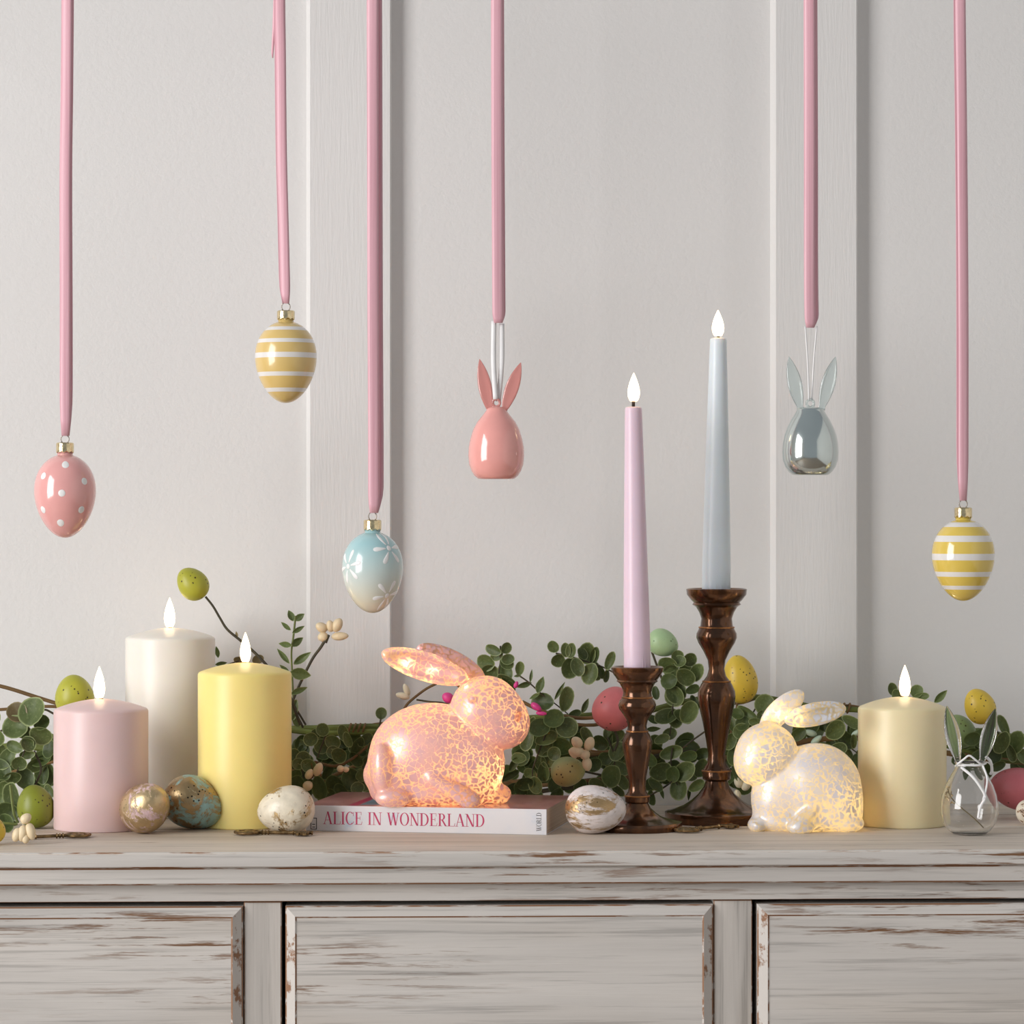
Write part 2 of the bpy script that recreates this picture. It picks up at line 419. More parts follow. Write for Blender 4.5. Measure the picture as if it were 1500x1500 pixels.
def taper(label, base, s, yb, zc, bot, top, ytop, col, fl, Yc):
    r0, r1 = bot[1] / 2 / s, top[1] / 2 / s
    z0 = zc + .0002; z1 = (yb - ytop) / s
    lean = (top[0] - bot[0]) / s
    e = empty('taper_candle', base + Vector(((bot[0] - 750) / F * Yc - base.x, 0, z0))); tag(e, label, 'candle', 'taper candles')
    h = z1 - z0; bm = bmesh.new(); seg = 60
    prof = [(0, 0), (r0 * .98, 0), (r0, .001), (r0 * .985, .012), (r0 * 1.0, .016)]
    for k in range(1, 22):
        t = k / 21; prof.append((r0 + (r1 - r0) * t ** 1.15, .016 + (h - .018) * t))
    prof += [(r1 * .93, h - .0006), (r1 * .7, h), (0, h)]
    lathe(bm, prof, seg, cap=False, lean=(lean, 0))
    for v in bm.verts:                               # the fluted foot of the taper
        if v.co.z < .0125 and v.co.xy.length > r0 * .5:
            a = math.atan2(v.co.y, v.co.x); k = 1 - .035 * (1 if int(a / (2 * math.pi) * 60 + 60) % 2 else 0); v.co.x *= k; v.co.y *= k
    from_bm('wax_body', bm, wax(label.split()[0] + '_taper_wax', col, .25, .35, bmp=.25), e, angle=30)
    tp = Vector((lean, 0, h)); bm = bmesh.new()
    wt = P(fl[0], fl[2], Yc).z - (e.location.z + h)
    lathe(bm, [(.0013, -.002), (.0013, max(.001, wt + .0006))], 10); from_bm('wick', bm, M_wick, e, tp)
    flame(e, fl[0], fl[1], fl[2], fl[3], Yc, e.location)
taper('lilac tapered dinner candle in the short candlestick', sb, ss, sy, scz, (933.5, 39.5), (927.8, 25), 596, srgb(226, 202, 216), (928.3, 546, 588, 18), 2.513)
taper('pale blue tapered dinner candle in the tall candlestick', tb, ts, ty, tcz, (1049.2, 42), (1052.2, 24.5), 495, srgb(220, 229, 235), (1051.8, 454, 492.5, 18), 2.576)

# ------------------------------------------------------------------ implicit surfaces (surface nets) for the rabbits
def surface_nets(f, lo, hi, h):
    ax = [np.arange(lo[i], hi[i] + h, h) for i in range(3)]
    X, Y, Z = np.meshgrid(*ax, indexing='ij'); D = f(X, Y, Z).astype(np.float64)
    n = D.shape
    acc = np.zeros((n[0] - 1, n[1] - 1, n[2] - 1, 3)); cnt = np.zeros((n[0] - 1, n[1] - 1, n[2] - 1))
    cor = [(i, j, k) for i in (0, 1) for j in (0, 1) for k in (0, 1)]
    sl = lambda c: tuple(slice(c[i], n[i] - 1 + c[i]) for i in range(3))
    for a in cor:
        for ax_i in range(3):
            if a[ax_i]: continue
            b = list(a); b[ax_i] = 1
            da, db = D[sl(a)], D[sl(b)]
            m = (da < 0) != (db < 0)
            t = np.where(m, da / np.where(m, da - db, 1), 0)
            for k in range(3):
                acc[..., k] += np.where(m, a[k] + (t if k == ax_i else 0), 0)
            cnt += m
    act = cnt > 0; idx = -np.ones(act.shape, int); idx[act] = np.arange(act.sum())
    g = np.argwhere(act); V = (g + acc[act] / cnt[act][:, None]) * h + np.array(lo)
    faces = []
    for d in range(3):
        u, v = (d + 1) % 3, (d + 2) % 3
        s0 = [slice(None)] * 3; s1 = [slice(None)] * 3; s0[d] = slice(0, -1); s1[d] = slice(1, None)
        a, b = D[tuple(s0)] < 0, D[tuple(s1)] < 0
        for flip, m in ((0, a & ~b), (1, ~a & b)):
            q = np.argwhere(m); q = q[(q[:, u] > 0) & (q[:, v] > 0) & (q[:, u] < n[u] - 1) & (q[:, v] < n[v] - 1)]
            def at(du, dv):
                p = q.copy(); p[:, u] -= du; p[:, v] -= dv; return idx[p[:, 0], p[:, 1], p[:, 2]]
            quad = np.stack([at(1, 1), at(0, 1), at(0, 0), at(1, 0)], 1)
            if flip: quad = quad[:, ::-1]
            faces.append(quad)
    return V, np.concatenate(faces)
def smin(a, b, k):
    hh = np.clip(.5 + .5 * (b - a) / k, 0, 1); return b + (a - b) * hh - k * hh * (1 - hh)
def smax(a, b, k): return -smin(-a, -b, k)
def ell(X, Y, Z, c, r, ang=0.0, yaw=0.0):
    x, y, z = X - c[0], Y - c[1], Z - c[2]
    if yaw:
        ca, sa = math.cos(yaw), math.sin(yaw); x, y = x * ca + y * sa, -x * sa + y * ca
    ca, sa = math.cos(ang), math.sin(ang); x, z = x * ca + z * sa, -x * sa + z * ca
    k0 = np.sqrt((x / r[0]) ** 2 + (y / r[1]) ** 2 + (z / r[2]) ** 2) + 1e-9
    k1 = np.sqrt((x / r[0] ** 2) ** 2 + (y / r[1] ** 2) ** 2 + (z / r[2] ** 2) ** 2) + 1e-9
    return k0 * (k0 - 1) / k1
def cap_(X, Y, Z, a, b, ra, rb):
    a = np.array(a, float); b = np.array(b, float); ba = b - a
    t = np.clip(((X - a[0]) * ba[0] + (Y - a[1]) * ba[1] + (Z - a[2]) * ba[2]) / ba.dot(ba), 0, 1)
    return np.sqrt((X - a[0] - t * ba[0]) ** 2 + (Y - a[1] - t * ba[1]) ** 2 + (Z - a[2] - t * ba[2]) ** 2) - (ra + (rb - ra) * t)

def mercury(name, shell, trans_dim, crack, gscale, lo_, hi_):
    """crackled mercury-glass: silvered flecks with clear veins that let the inner lights through"""
    m, nt, b = new_mat(name); out = nt.nodes['Material Output']
    v = coords(nt)
    dn = N(nt, 'ShaderNodeTexNoise', Scale=gscale * .85, Detail=1.5); L(nt, v, dn.inputs['Vector'])
    off = N(nt, 'ShaderNodeVectorMath', operation='MULTIPLY_ADD'); L(nt, dn.outputs['Color'], off.inputs[0])
    off.inputs[1].default_value = (.0085, .0085, .0085); L(nt, v, off.inputs[2])
    vo = N(nt, 'ShaderNodeTexVoronoi', feature='DISTANCE_TO_EDGE', Scale=gscale); L(nt, off.outputs[0], vo.inputs['Vector'])
    big = noise(nt, v, 26, 3, .5)
    thr = ramp(nt, big, [(.38, lo_), (.62, hi_)])
    veins = N(nt, 'ShaderNodeMapRange', interpolation_type='SMOOTHSTEP'); veins.clamp = True
    L(nt, vo.outputs['Distance'], veins.inputs['Value']); veins.inputs['From Min'].default_value = 0
    L(nt, thr, veins.inputs['From Max']); veins.inputs['To Min'].default_value = 1; veins.inputs['To Max'].default_value = 0
    lil = tuple(c * k for c, k in zip(shell, (.84, .90, 1.04)))
    L(nt, mixc(nt, ramp(nt, noise(nt, v, 60, 3), [(.4, 0.0), (.6, 1.0)]), shell, lil), b.inputs['Base Color']); b.inputs['Roughness'].default_value = .34
    b.inputs['Metallic'].default_value = .15; b.inputs['Coat Weight'].default_value = .5; b.inputs['Coat Roughness'].default_value = .24
    t1 = N(nt, 'ShaderNodeBsdfTranslucent'); t1.inputs['Color'].default_value = c4(trans_dim)
    t2 = N(nt, 'ShaderNodeBsdfTranslucent'); t2.inputs['Color'].default_value = c4(crack)
    m1 = N(nt, 'ShaderNodeMixShader'); m1.inputs[0].default_value = .12
    L(nt, b.outputs[0], m1.inputs[1]); L(nt, t1.outputs[0], m1.inputs[2])
    m2 = N(nt, 'ShaderNodeMixShader'); m2.inputs[0].default_value = .80
    L(nt, b.outputs[0], m2.inputs[1]); L(nt, t2.outputs[0], m2.inputs[2])
    m3 = N(nt, 'ShaderNodeMixShader'); L(nt, veins.outputs[0], m3.inputs[0])
    L(nt, m1.outputs[0], m3.inputs[1]); L(nt, m2.outputs[0], m3.inputs[2])
    L(nt, m3.outputs[0], out.inputs['Surface']); return m
def rabbit(label, f, lo, hi, cx, yb, Yc, zbase, mat, lights, power, lcol, seam=None):
    V, Q = surface_nets(f, lo, hi, 1.5)
    s = Yc / F
    base = Vector(((cx - 750) / F * Yc, Yc, zbase))
    e = empty('rabbit_lamp', base); tag(e, label, 'rabbit lamp', 'lit glass rabbits')
    me = bpy.data.meshes.new('glass_body'); me.from_pydata((V * s).tolist(), [], Q.tolist()); me.update()
    bm = bmesh.new(); bm.from_mesh(me)
    for _ in range(5): bmesh.ops.smooth_vert(bm, verts=[v for v in bm.verts if v.co.z > .0012], factor=.4, use_axis_x=True, use_axis_y=True, use_axis_z=True)
    zm = min(v.co.z for v in bm.verts)
    for v in bm.verts: v.co.z -= zm
    bm.to_mesh(me); bm.free(); finish(me, True, 0)
    obj('glass_body', me, mat, e)
    for i, (x, y, z) in enumerate(lights):
        pl = bpy.data.lights.new('fairy_light', 'POINT'); pl.energy = power; pl.color = lcol; pl.shadow_soft_size = .0022
        po = bpy.data.objects.new('fairy_light', pl); COL.objects.link(po); po.parent = e; po.location = Vector((x, y, z)) * s
    return e

def pink_f(X, Y, Z):
    A = lambda px, py: (px - 645, 1178 - py)
    def E(px, py, y, r, ang=0, yaw=0): x, z = A(px, py); return ell(X, Y, Z, (x, y, z), r, ang, yaw)
    d = E(634, 1106, 0, (93, 60, 76))
    d = smin(d, E(572, 1140, 0, (33, 52, 38)), 22)
    d = smin(d, E(692, 1122, 0, (46, 46, 58)), 24)
    d = smin(d, E(630, 1163, 0, (84, 50, 18)), 14)
    hd = smin(E(711, 1041, -2, (52, 45, 51)), E(739, 1061, -4, (37, 34, 36)), 22)
    hd = smin(hd, E(693.5, 1022.5, -41.5, (6.2, 4.5, 4.8)), 2.5)              # eye
    hd = smax(hd, -E(759, 1048, -30, (4, 9, 9), -.35), 5)                     # cheek crease by the nose
    d = smin(d, hd, 3.5)
    th = E(562, 1124, -40, (18, 22, 38), .06)                                  # haunch
    d = smin(d, th, 5)
    d = smin(d, E(578, 1165, -46, (27, 17, 14.5)), 4)                          # hind foot
    d = smin(d, E(578, 1165, 46, (27, 17, 14.5)), 4)
    x0, z0 = A(634, 1137); x1, z1 = A(689, 1167)
    d = smin(d, cap_(X, Y, Z, (x0, -52, z0), (x1, -55, z1), 11, 14), 7)       # near foreleg
    d = smin(d, E(690, 1169, -54, (15, 15, 10)), 5)
    d = smin(d, E(730, 1164, 6, (19, 22, 15)), 8)                              # far forefoot
    d = smin(d, E(546, 1136, 4, (14, 16, 18)), 7)                              # tail
    def ear(px, py, y, L_, W_, ang, tilt):
        o = E(px, py, y, (L_, 10, W_), ang, tilt)
        i = E(px - 2, py + .5, y - 9.5, (L_ * .88, 10.5, W_ * .72), ang, tilt)
        return smax(o, -i, 2.0)
    d = smin(d, ear(623, 975.5, -25, 67, 21.5, -.30, -.04), 5)
    d = smin(d, E(660, 973, 20, (56, 9, 20), -.45, .08), 6)
    return np.maximum(d, -Z + .4)
def white_f(X, Y, Z):
    A = lambda px, py: (px - 1170, 1219 - py)
    def E(px, py, y, r, ang=0, yaw=0): x, z = A(px, py); return ell(X, Y, Z, (x, y, z), r, ang, yaw)
    d = E(1196, 1158, 0, (66, 52, 66))
    d = smin(d, E(1138, 1172, 0, (38, 40, 52)), 20)
    d = smin(d, E(1180, 1206, 0, (78, 44, 16)), 14)
    d = smin(d, E(1232, 1186, 0, (30, 40, 34)), 16)
    hd = smin(E(1123, 1107, -2, (45.5, 40, 45)), E(1108, 1124, -5, (30, 31, 28)), 18)
    d = smin(d, hd, 4)
    x0, z0 = A(1187, 1181); x1, z1 = A(1168, 1207)
    d = smin(d, cap_(X, Y, Z, (x0, -43, z0), (x1, -47, z1), 8, 13), 5)
    d = smin(d, E(1168, 1211, -48, (20, 14, 10.5)), 5)
    d = smin(d, E(1108, 1210, -14, (14, 22, 11)), 6)
    d = smin(d, E(1242, 1207, -26, (21, 22, 13)), 7)
    d = smin(d, E(1242, 1207, 26, (21, 22, 13)), 7)
    d = smin(d, E(1226, 1176, -28, (26, 22, 34)), 14)
    def ear(px, py, y, L_, W_, ang, tilt, sx):
        o = E(px, py, y, (L_, 9, W_), ang, tilt); i = E(px + sx, py + 3, y - 9.0, (L_ * .84, 7.5, W_ * .66), ang, tilt)
        return smax(o, -i, 2.0)
    d = smin(d, ear(1192, 1048.5, -19, 47, 17.5, .20, .05, 3), 5)
    d = smin(d, E(1147, 1044, 14, (41, 9, 18), .72, 0), 6)
    return np.maximum(d, -Z + .4)

# ------------------------------------------------------------------ book
BA = math.radians(-10.3)
bk0 = Vector(((448 - 750) / F * 2.503, 2.503, T)); BL, BD, BT = .1948, .121, .0204
book = empty('book', bk0, BA)
tag(book, 'white-spined paperback book with pink title lettering lying under the pink rabbit', 'book')
def cover_mat():
    m, nt, b = new_mat('glossy_pink_cover'); b.inputs['Roughness'].default_value = .28; b.inputs['Coat Weight'].default_value = .4
    n1 = noise(nt, coords(nt, (60, 25, 1)), 1.0, 4, .6)
    L(nt, ramp(nt, n1, [(.35, (.48, .20, .20)), (.6, (.62, .32, .31)), (.75, (.70, .44, .42))]), b.inputs['Base Color']); return m
def spine_mat():
    m, nt, b = new_mat('white_spine_print'); b.inputs['Roughness'].default_value = .42
    n1 = noise(nt, coords(nt), 45, 4, .6)
    L(nt, ramp(nt, n1, [(.42, (.74, .70, .70)), (.62, (.70, .68, .70)), (.72, (.55, .60, .68))]), b.inputs['Base Color']); return m
M_cover, M_spine = cover_mat(), spine_mat()
def pages_mat():
    m, nt, b = new_mat('page_edges'); b.inputs['Roughness'].default_value = .8
    n1 = noise(nt, coords(nt, (1, 1, 2600)), 1.0, 2); L(nt, ramp(nt, n1, [(.3, (.42, .31, .23)), (.7, (.66, .54, .43))]), b.inputs['Base Color']); return m
ct = .0004
bm = bmesh.new(); box(bm, .0008, BL - .0008, .0012, BD - .0008, ct, BT - ct); from_bm('page_block', bm, pages_mat(), book, smooth=False)
bm = bmesh.new(); box(bm, 0, BL, 0, BD, BT - ct, BT, .0001); from_bm('front_cover', bm, M_cover, book, smooth=False)
bm = bmesh.new(); box(bm, 0, BL, 0, BD, 0, ct, .0001); from_bm('back_cover', bm, M_spine, book, smooth=False)
bm = bmesh.new(); box(bm, 0, BL, -.0006, .001, .0001, BT - .0001, .00035); from_bm('spine', bm, M_spine, book, smooth=False)
# plain colour picture printed on the cover
def slab(name, mat, x0, x1, y0, y1, h=.00004):
    bm = bmesh.new(); box(bm, x0, x1, y0, y1, BT, BT + h); return from_bm(name, bm, mat, book, smooth=False)
slab('cover_picture', plain('cover_blue_print', (.12, .24, .33), .3, var=.5, vs=55), .042, .098, .012, .108)
slab('cover_picture', plain('cover_olive_print', (.30, .27, .07), .3, var=.5, vs=70), .052, .090, .045, .075, .00007)
slab('cover_stripe', plain('cover_crimson_print', (.42, .03, .10), .3), .034, .041, .004, .116)
# serif lettering, built from strokes
TK, TN, SF = .125, .045, .035
def glyph(ch):
    q = []; rect = lambda x0, x1, y0, y1: q.append([(x0, y0), (x1, y0), (x1, y1), (x0, y1)])
    def diag(xa, ya, xb, yb, w_): q.append([(xa - w_ / 2, ya), (xa + w_ / 2, ya), (xb + w_ / 2, yb), (xb - w_ / 2, yb)])
    def arc(cx, cy, ro, rv, ti, a0, a1, n=22):
        for k in range(n):
            p = []
            for a, inn in ((k, 0), (k + 1, 0), (k + 1, 1), (k, 1)):
                t = math.radians(a0 + (a1 - a0) * a / n); x, y = math.cos(t), math.sin(t)
                if inn: p.append((cx + (ro - ti) * x, cy + (rv - TN) * y))
                else: p.append((cx + ro * x, cy + rv * y))
            q.append(p)
    if ch == 'I': rect(.10, .10 + TK, 0, 1); rect(.02, .31, 0, SF); rect(.02, .31, 1 - SF, 1); w_ = .33
    elif ch == 'L':
        rect(.10, .10 + TK, 0, 1); rect(.02, .32, 1 - SF, 1); rect(.02, .56, 0, SF); q.append([(.52, 0), (.56, 0), (.60, .25), (.57, .25)]); w_ = .60
    elif ch == 'A':
        diag(.10, 0, .35, 1, TN); diag(.60, 0, .355, 1, TK); rect(.20, .52, .32, .32 + SF); rect(.0, .22, 0, SF); rect(.48, .73, 0, SF); w_ = .72
    elif ch == 'C':
        arc(.36, .5, .33, .52, TK, 48, 312, 26); rect(.59, .625, .68, 1.0); q.append([(.56, .08), (.60, .12), (.65, .24), (.61, .26)]); w_ = .68
    elif ch == 'E':
        rect(.10, .10 + TK, 0, 1); rect(.02, .54, 0, SF); rect(.02, .52, 1 - SF, 1); rect(.2, .42, .5, .5 + SF)
        rect(.40, .43, .38, .65); rect(.49, .52, .76, 1); q.append([(.51, 0), (.54, 0), (.585, .25), (.555, .25)]); w_ = .61
    elif ch == 'N':
        rect(.12, .12 + TN, 0, 1); rect(.60, .60 + TN, 0, 1); diag(.59, 0, .14, 1, TK * 1.1); rect(.02, .27, 0, SF); rect(.0, .16, 1 - SF, 1); rect(.51, .74, 1 - SF, 1); w_ = .74
    elif ch == 'W':
        diag(.30, 0, .11, 1, TK); diag(.30, 0, .48, 1, TN); diag(.65, 0, .47, 1, TK); diag(.66, 0, .84, 1, TN)
        rect(0, .25, 1 - SF, 1); rect(.37, .60, 1 - SF, 1); rect(.74, .95, 1 - SF, 1); w_ = .94
    elif ch == 'O': arc(.36, .5, .34, .52, TK, 0, 360, 36); w_ = .72
    elif ch == 'D': rect(.10, .10 + TK, 0, 1); arc(.30, .5, .38, .5, TK, -90, 90); rect(.02, .30, 0, TN); rect(.02, .30, 1 - TN, 1); w_ = .73
    elif ch == 'R':
        rect(.10, .10 + TK, 0, 1); arc(.30, .74, .24, .26, TK, -90, 90); rect(.02, .32, 1 - TN, 1); rect(.2, .31, .48, .48 + TN)
        diag(.60, 0, .33, .5, TK); rect(.02, .32, 0, SF); rect(.56, .70, 0, SF); w_ = .68
    else: w_ = .36
    return q, w_
def lettering(name, text, h, mat, place, wide=1.0):
    bm = bmesh.new(); x = 0
    for ch in text:
        q, w_ = glyph(ch)
        for poly in q:
            try: bm.faces.new([bm.verts.new(place((x + px) * h * wide, py * h)) for px, py in poly])
            except ValueError: pass
        x += w_
    me = bpy.data.meshes.new(name); bm.to_mesh(me); bm.free()
    return obj(name, me, mat, book)
M_ink = plain('rose_ink', srgb(190, 58, 98), .45); M_ink2 = plain('black_ink', (.03, .03, .03), .5)
lettering('title_lettering', 'ALICE IN WONDERLAND', .0100, M_ink, lambda u, v: (.0142 + u, -.00066, .0056 + v), 1.1)
lettering('series_lettering', 'WORLD', .0040, M_ink2, lambda u, v: (BL - .0052 - v + .001, -.00066, .0030 + u))
bm = bmesh.new()
for a in ((.0040, .0046, .0012, .0105), (.0086, .0092, .0012, .0105), (.0040, .0092, .0012, .0018), (.0040, .0092, .0099, .0105), (.0054, .0078, .0028, .0034), (.0054, .0078, .0050, .0056)):
    bm.faces.new([bm.verts.new(p) for p in ((a[0], -.00066, a[2]), (a[1], -.00066, a[2]), (a[1], -.00066, a[3]), (a[0], -.00066, a[3]))])
from_bm('publisher_mark', bm, M_ink2, book, smooth=False)

M_pinkglass = mercury('pink_mercury_glass', (.85, .545, .51), (1.0, .50, .40), (1.0, .84, .50), 195, .02, .24)
M_whiteglass = mercury('pearl_mercury_glass', (.84, .82, .80), (1.0, .76, .42), (1.0, .87, .52), 205, .06, .26)
rabbit('large pink lit mercury-glass rabbit sitting on the book', pink_f, (-125, -78, -4), (145, 78, 245), 645, 1178, 2.515, T + BT + .0001, M_pinkglass,
       [(70, -8, 75), (45, 12, 40), (88, 0, 112), (70, 8, 128), (-20, -20, 84), (-62, -12, 62), (-30, 15, 30), (40, -8, 102), (-10, 10, 118), (80, -10, 44), (-48, -19, 206), (-10, -19, 196), (28, -20, 184)], .0082, (1.0, .71, .42))
rabbit('small white lit mercury-glass rabbit beside the cream pillar candle', white_f, (-108, -72, -4), (106, 72, 212), 1170, 1219, 2.512, T, M_whiteglass,
       [(-50, -14, 108), (-60, 0, 88), (-20, -10, 62), (-28, 10, 40), (30, 0, 66), (62, -18, 36), (44, 12, 24), (72, 6, 18), (4, 0, 30), (-6, -14, 166), (-30, 12, 170)], .0052, (1.0, .72, .40))

# ------------------------------------------------------------------ eggs on the table
def egg_prof(a, b, k=.16, n=22):
    """a = half width, b = half length; the blunt end is at -b"""
    pr = []
    for i in range(n + 1):
        t = math.pi * i / n; z = -math.cos(t)
        pr.append((0 if i in (0, n) else a * math.sin(t) * (1 - k * z) / (1 + .25 * k * k), b * z))
    return pr
def leaf_egg(name, under, metal, thr, spk=.5, sc=38, stretch=(1, 1, 1), rgh=.3):
    """painted egg with rubbed-on metal leaf and dark speckles"""
    m, nt, b = new_mat(name)
    n1 = noise(nt, coords(nt, stretch), sc * 1.5, 9, .74, .5)
    msk = ramp(nt, n1, [(thr - .03, 0.0), (thr + .03, 1.0)])
    vo = N(nt, 'ShaderNodeTexVoronoi', Scale=260.0); L(nt, coords(nt), vo.inputs['Vector'])
    keep = ramp(nt, noise(nt, coords(nt), 50, 2), [(.52, 0.0), (.56, 1.0)])
    dots = math_n(nt, 'MULTIPLY', ramp(nt, vo.outputs['Distance'], [(.16, 1.0), (.24, 0.0)]), keep)
    dots = math_n(nt, 'MULTIPLY', dots, spk)
    n3 = noise(nt, coords(nt), 140, 4)
    u2 = mixc(nt, ramp(nt, n3, [(.35, .0), (.7, .45)]), under, tuple(c * .6 for c in under))
    col = mixc(nt, msk, u2, mixc(nt, n3, metal, tuple(c * .55 for c in metal)))
    L(nt, mixc(nt, dots, col, (.02, .016, .012)), b.inputs['Base Color'])
    L(nt, math_n(nt, 'MULTIPLY', msk, .9), b.inputs['Metallic'])
    b.inputs['Roughness'].default_value = rgh; b.inputs['Coat Weight'].default_value = .15
    bump(nt, b, math_n(nt, 'ADD', n3, math_n(nt, 'MULTIPLY', msk, .6)), .55, .0009); return m
def table_egg(label, px, py, hw, hl, ang, ybase, mat, k=.14, tilt=0.0, group='decorated eggs lying on the cabinet'):
    """half sizes in px, ang = image angle of the pointed end"""
    Yc = Yt(ybase)
    c = P(px, py, Yc); s = Yc / F
    bm = bmesh.new(); lathe(bm, egg_prof(hw * s, hl * s, k), 40, cap=False)
    o = from_bm('decorated_egg', bm, mat, None, None, angle=0)
    d = Vector((math.cos(ang) * math.cos(tilt), -math.sin(tilt), math.sin(ang) * math.cos(tilt)))
    R = d.to_track_quat('Z', 'Y'); o.rotation_mode = 'QUATERNION'; o.rotation_quaternion = R
    zmin = min((R @ v.co).z for v in o.data.vertices)
    o.location = (c.x, Yc, T - zmin + .0001)
    return tag(o, label, 'egg', group)
GOLD = (.72, .50, .24)
table_egg('pink and gold leaf egg lying against the pink pillar candle', 213.5, 1188, 35.5, 42, .75, 1221.5, leaf_egg('pink_gold_leaf', (.74, .52, .53), (.80, .60, .34), .445, .6, 30, (1, 1, 2.2), .40), tilt=.7)
table_egg('turquoise and gold leaf egg in front of the white pillar candle', 283, 1176, 38.5, 46, -.45, 1214.5, leaf_egg('turquoise_gold_leaf', (.30, .48, .45), (.52, .37, .19), .485, 1.0, 36, (1, 1, 1), .38))
table_egg('cream and gold leaf egg in front of the yellow pillar candle', 419, 1187, 35, 42.5, .12 + math.pi, 1221, leaf_egg('cream_gold_leaf', (.82, .73, .57), GOLD, .545, 1.0, 30, (1, 1, 1), .36))
table_egg('white and gold leaf egg beside the end of the book', 872.5, 1188, 35.5, 45, .0, 1221.5, leaf_egg('white_gold_leaf', (.80, .72, .70), (.62, .42, .21), .525, .6, 34, (1, 1, .4), .42))
qm, qnt, qb = new_mat('quail_shell'); qb.inputs['Roughness'].default_value = .5
qn = noise(qnt, coords(qnt), 210, 5, .7)
L(qnt, ramp(qnt, qn, [(.55, (.78, .70, .58)), (.60, (.33, .18, .09)), (.68, (.03, .02, .015))]), qb.inputs['Base Color'])
table_egg('small cream quail egg with dark blotches lying beside the large pink egg', 1510, 1191, 18.5, 22, .2, 1208, qm)

# ------------------------------------------------------------------ old keys
M_key = plain('aged_brass_key', (.23, .15, .07), .36, .9, var=.55, vs=260, bmp=.3)
def old_key(label, xa, ya, xb, yb):
    """bow at (xa, ya), bit at (xb, yb), rows on the table top"""
    A = Vector(((xa - 750) / F * Yt(ya), Yt(ya), T)); B = Vector(((xb - 750) / F * Yt(yb), Yt(yb), T))
    Lk = (B - A).length; e = empty('old_key', A, math.atan2(B.y - A.y, B.x - A.x)); tag(e, label, 'key', 'old brass keys')
    z = .0021; circ = lambda cx, cy, rx, ry, n=28: [Vector((cx + rx * math.cos(2 * math.pi * k / n), cy + ry * math.sin(2 * math.pi * k / n), z)) for k in range(n)]
    bm = bmesh.new()
    for cx, cy, rx, ry in ((.010, 0, .0085, .0105), (.0115, .0055, .0042, .0045), (.0115, -.0055, .0042, .0045), (.0040, 0, .0042, .0042)):
        tube(bm, circ(cx, cy, rx, ry), .0013, seg=8, closed=True)
    from_bm('bow', bm, M_key, e)
    bm = bmesh.new(); tube(bm, [Vector((.018, 0, z)), Vector((Lk - .001, 0, z))], .00135, seg=10)
    from_bm('shaft', bm, M_key, e)
    for cx, r in ((.0215, .0021), (.0240, .0020), (.0265, .0021), (Lk - .0155, .0021), (Lk - .0005, .0018)):
        bm = bmesh.new(); ellipsoid(bm, Matrix.Translation((cx, 0, z)) @ Matrix.Diagonal((.0009, r, r, 1)), 14, 8); from_bm('collar', bm, M_key, e)
    bm = bmesh.new(); x0 = Lk - .0125
    box(bm, x0, x0 + .0105, -.0075, 0, z - .0012, z + .0012, .0004); box(bm, x0 + .001, x0 + .0035, -.0112, -.0070, z - .0012, z + .0012, .0003)
    box(bm, x0 + .0065, x0 + .0095, -.0112, -.0070, z - .0012, z + .0012, .0003)
    from_bm('bit', bm, M_key, e, smooth=False)
    return e
old_key('ornate brass key lying below the pink pillar candle', 131, 1226, 24, 1231)
old_key('ornate brass key lying below the cream gilded egg', 345, 1222.5, 458, 1224)
old_key('ornate brass key lying below the tall candlestick', 993, 1220.5, 1072, 1212.5)

# ------------------------------------------------------------------ hanging ornaments
ROD_Z = 1.60
M_ribbon = None
def ribbon_mat():
    m, nt, b = new_mat('pink_satin'); b.inputs['Roughness'].default_value = .38
    b.inputs['Sheen Weight'].default_value = .3; b.inputs['Anisotropic'].default_value = .5
    n1 = noise(nt, coords(nt, (1400, 1, 6)), 1.0, 3)
    L(nt, ramp(nt, n1, [(.3, (.68, .335, .40)), (.7, (.82, .49, .55))]), b.inputs['Base Color'])
    bump(nt, b, n1, .25, .0002); return m
M_ribbon = ribbon_mat()
M_ringm = plain('wire_loop_steel', (.33, .29, .25), .3, .9)
M_capm = plain('gold_cap_metal', (.80, .66, .40), .2, 1.0, var=.25, vs=300, bmp=.4)
rail = empty('hanging_rail', (0, 2.5, ROD_Z)); tag(rail, 'thin wooden rail the pink ribbons hang from', 'rail')
bm = bmesh.new(); tube(bm, [Vector((-.62, 0, -.0045)), Vector((.62, 0, -.0045))], .004, seg=14); from_bm('rod', bm, plain('rail_wood', (.45, .30, .18), .5), rail)
for sx in (-.6, .6):
    yw = RY + DEP + sx * math.tan(YAW)
    bm = bmesh.new(); tube(bm, [Vector((sx, 0, -.0125)), Vector((sx, yw - 2.5, -.0125))], .004, seg=10); from_bm('bracket', bm, plain('rail_bracket_iron', (.06, .05, .05), .5, .7), rail)

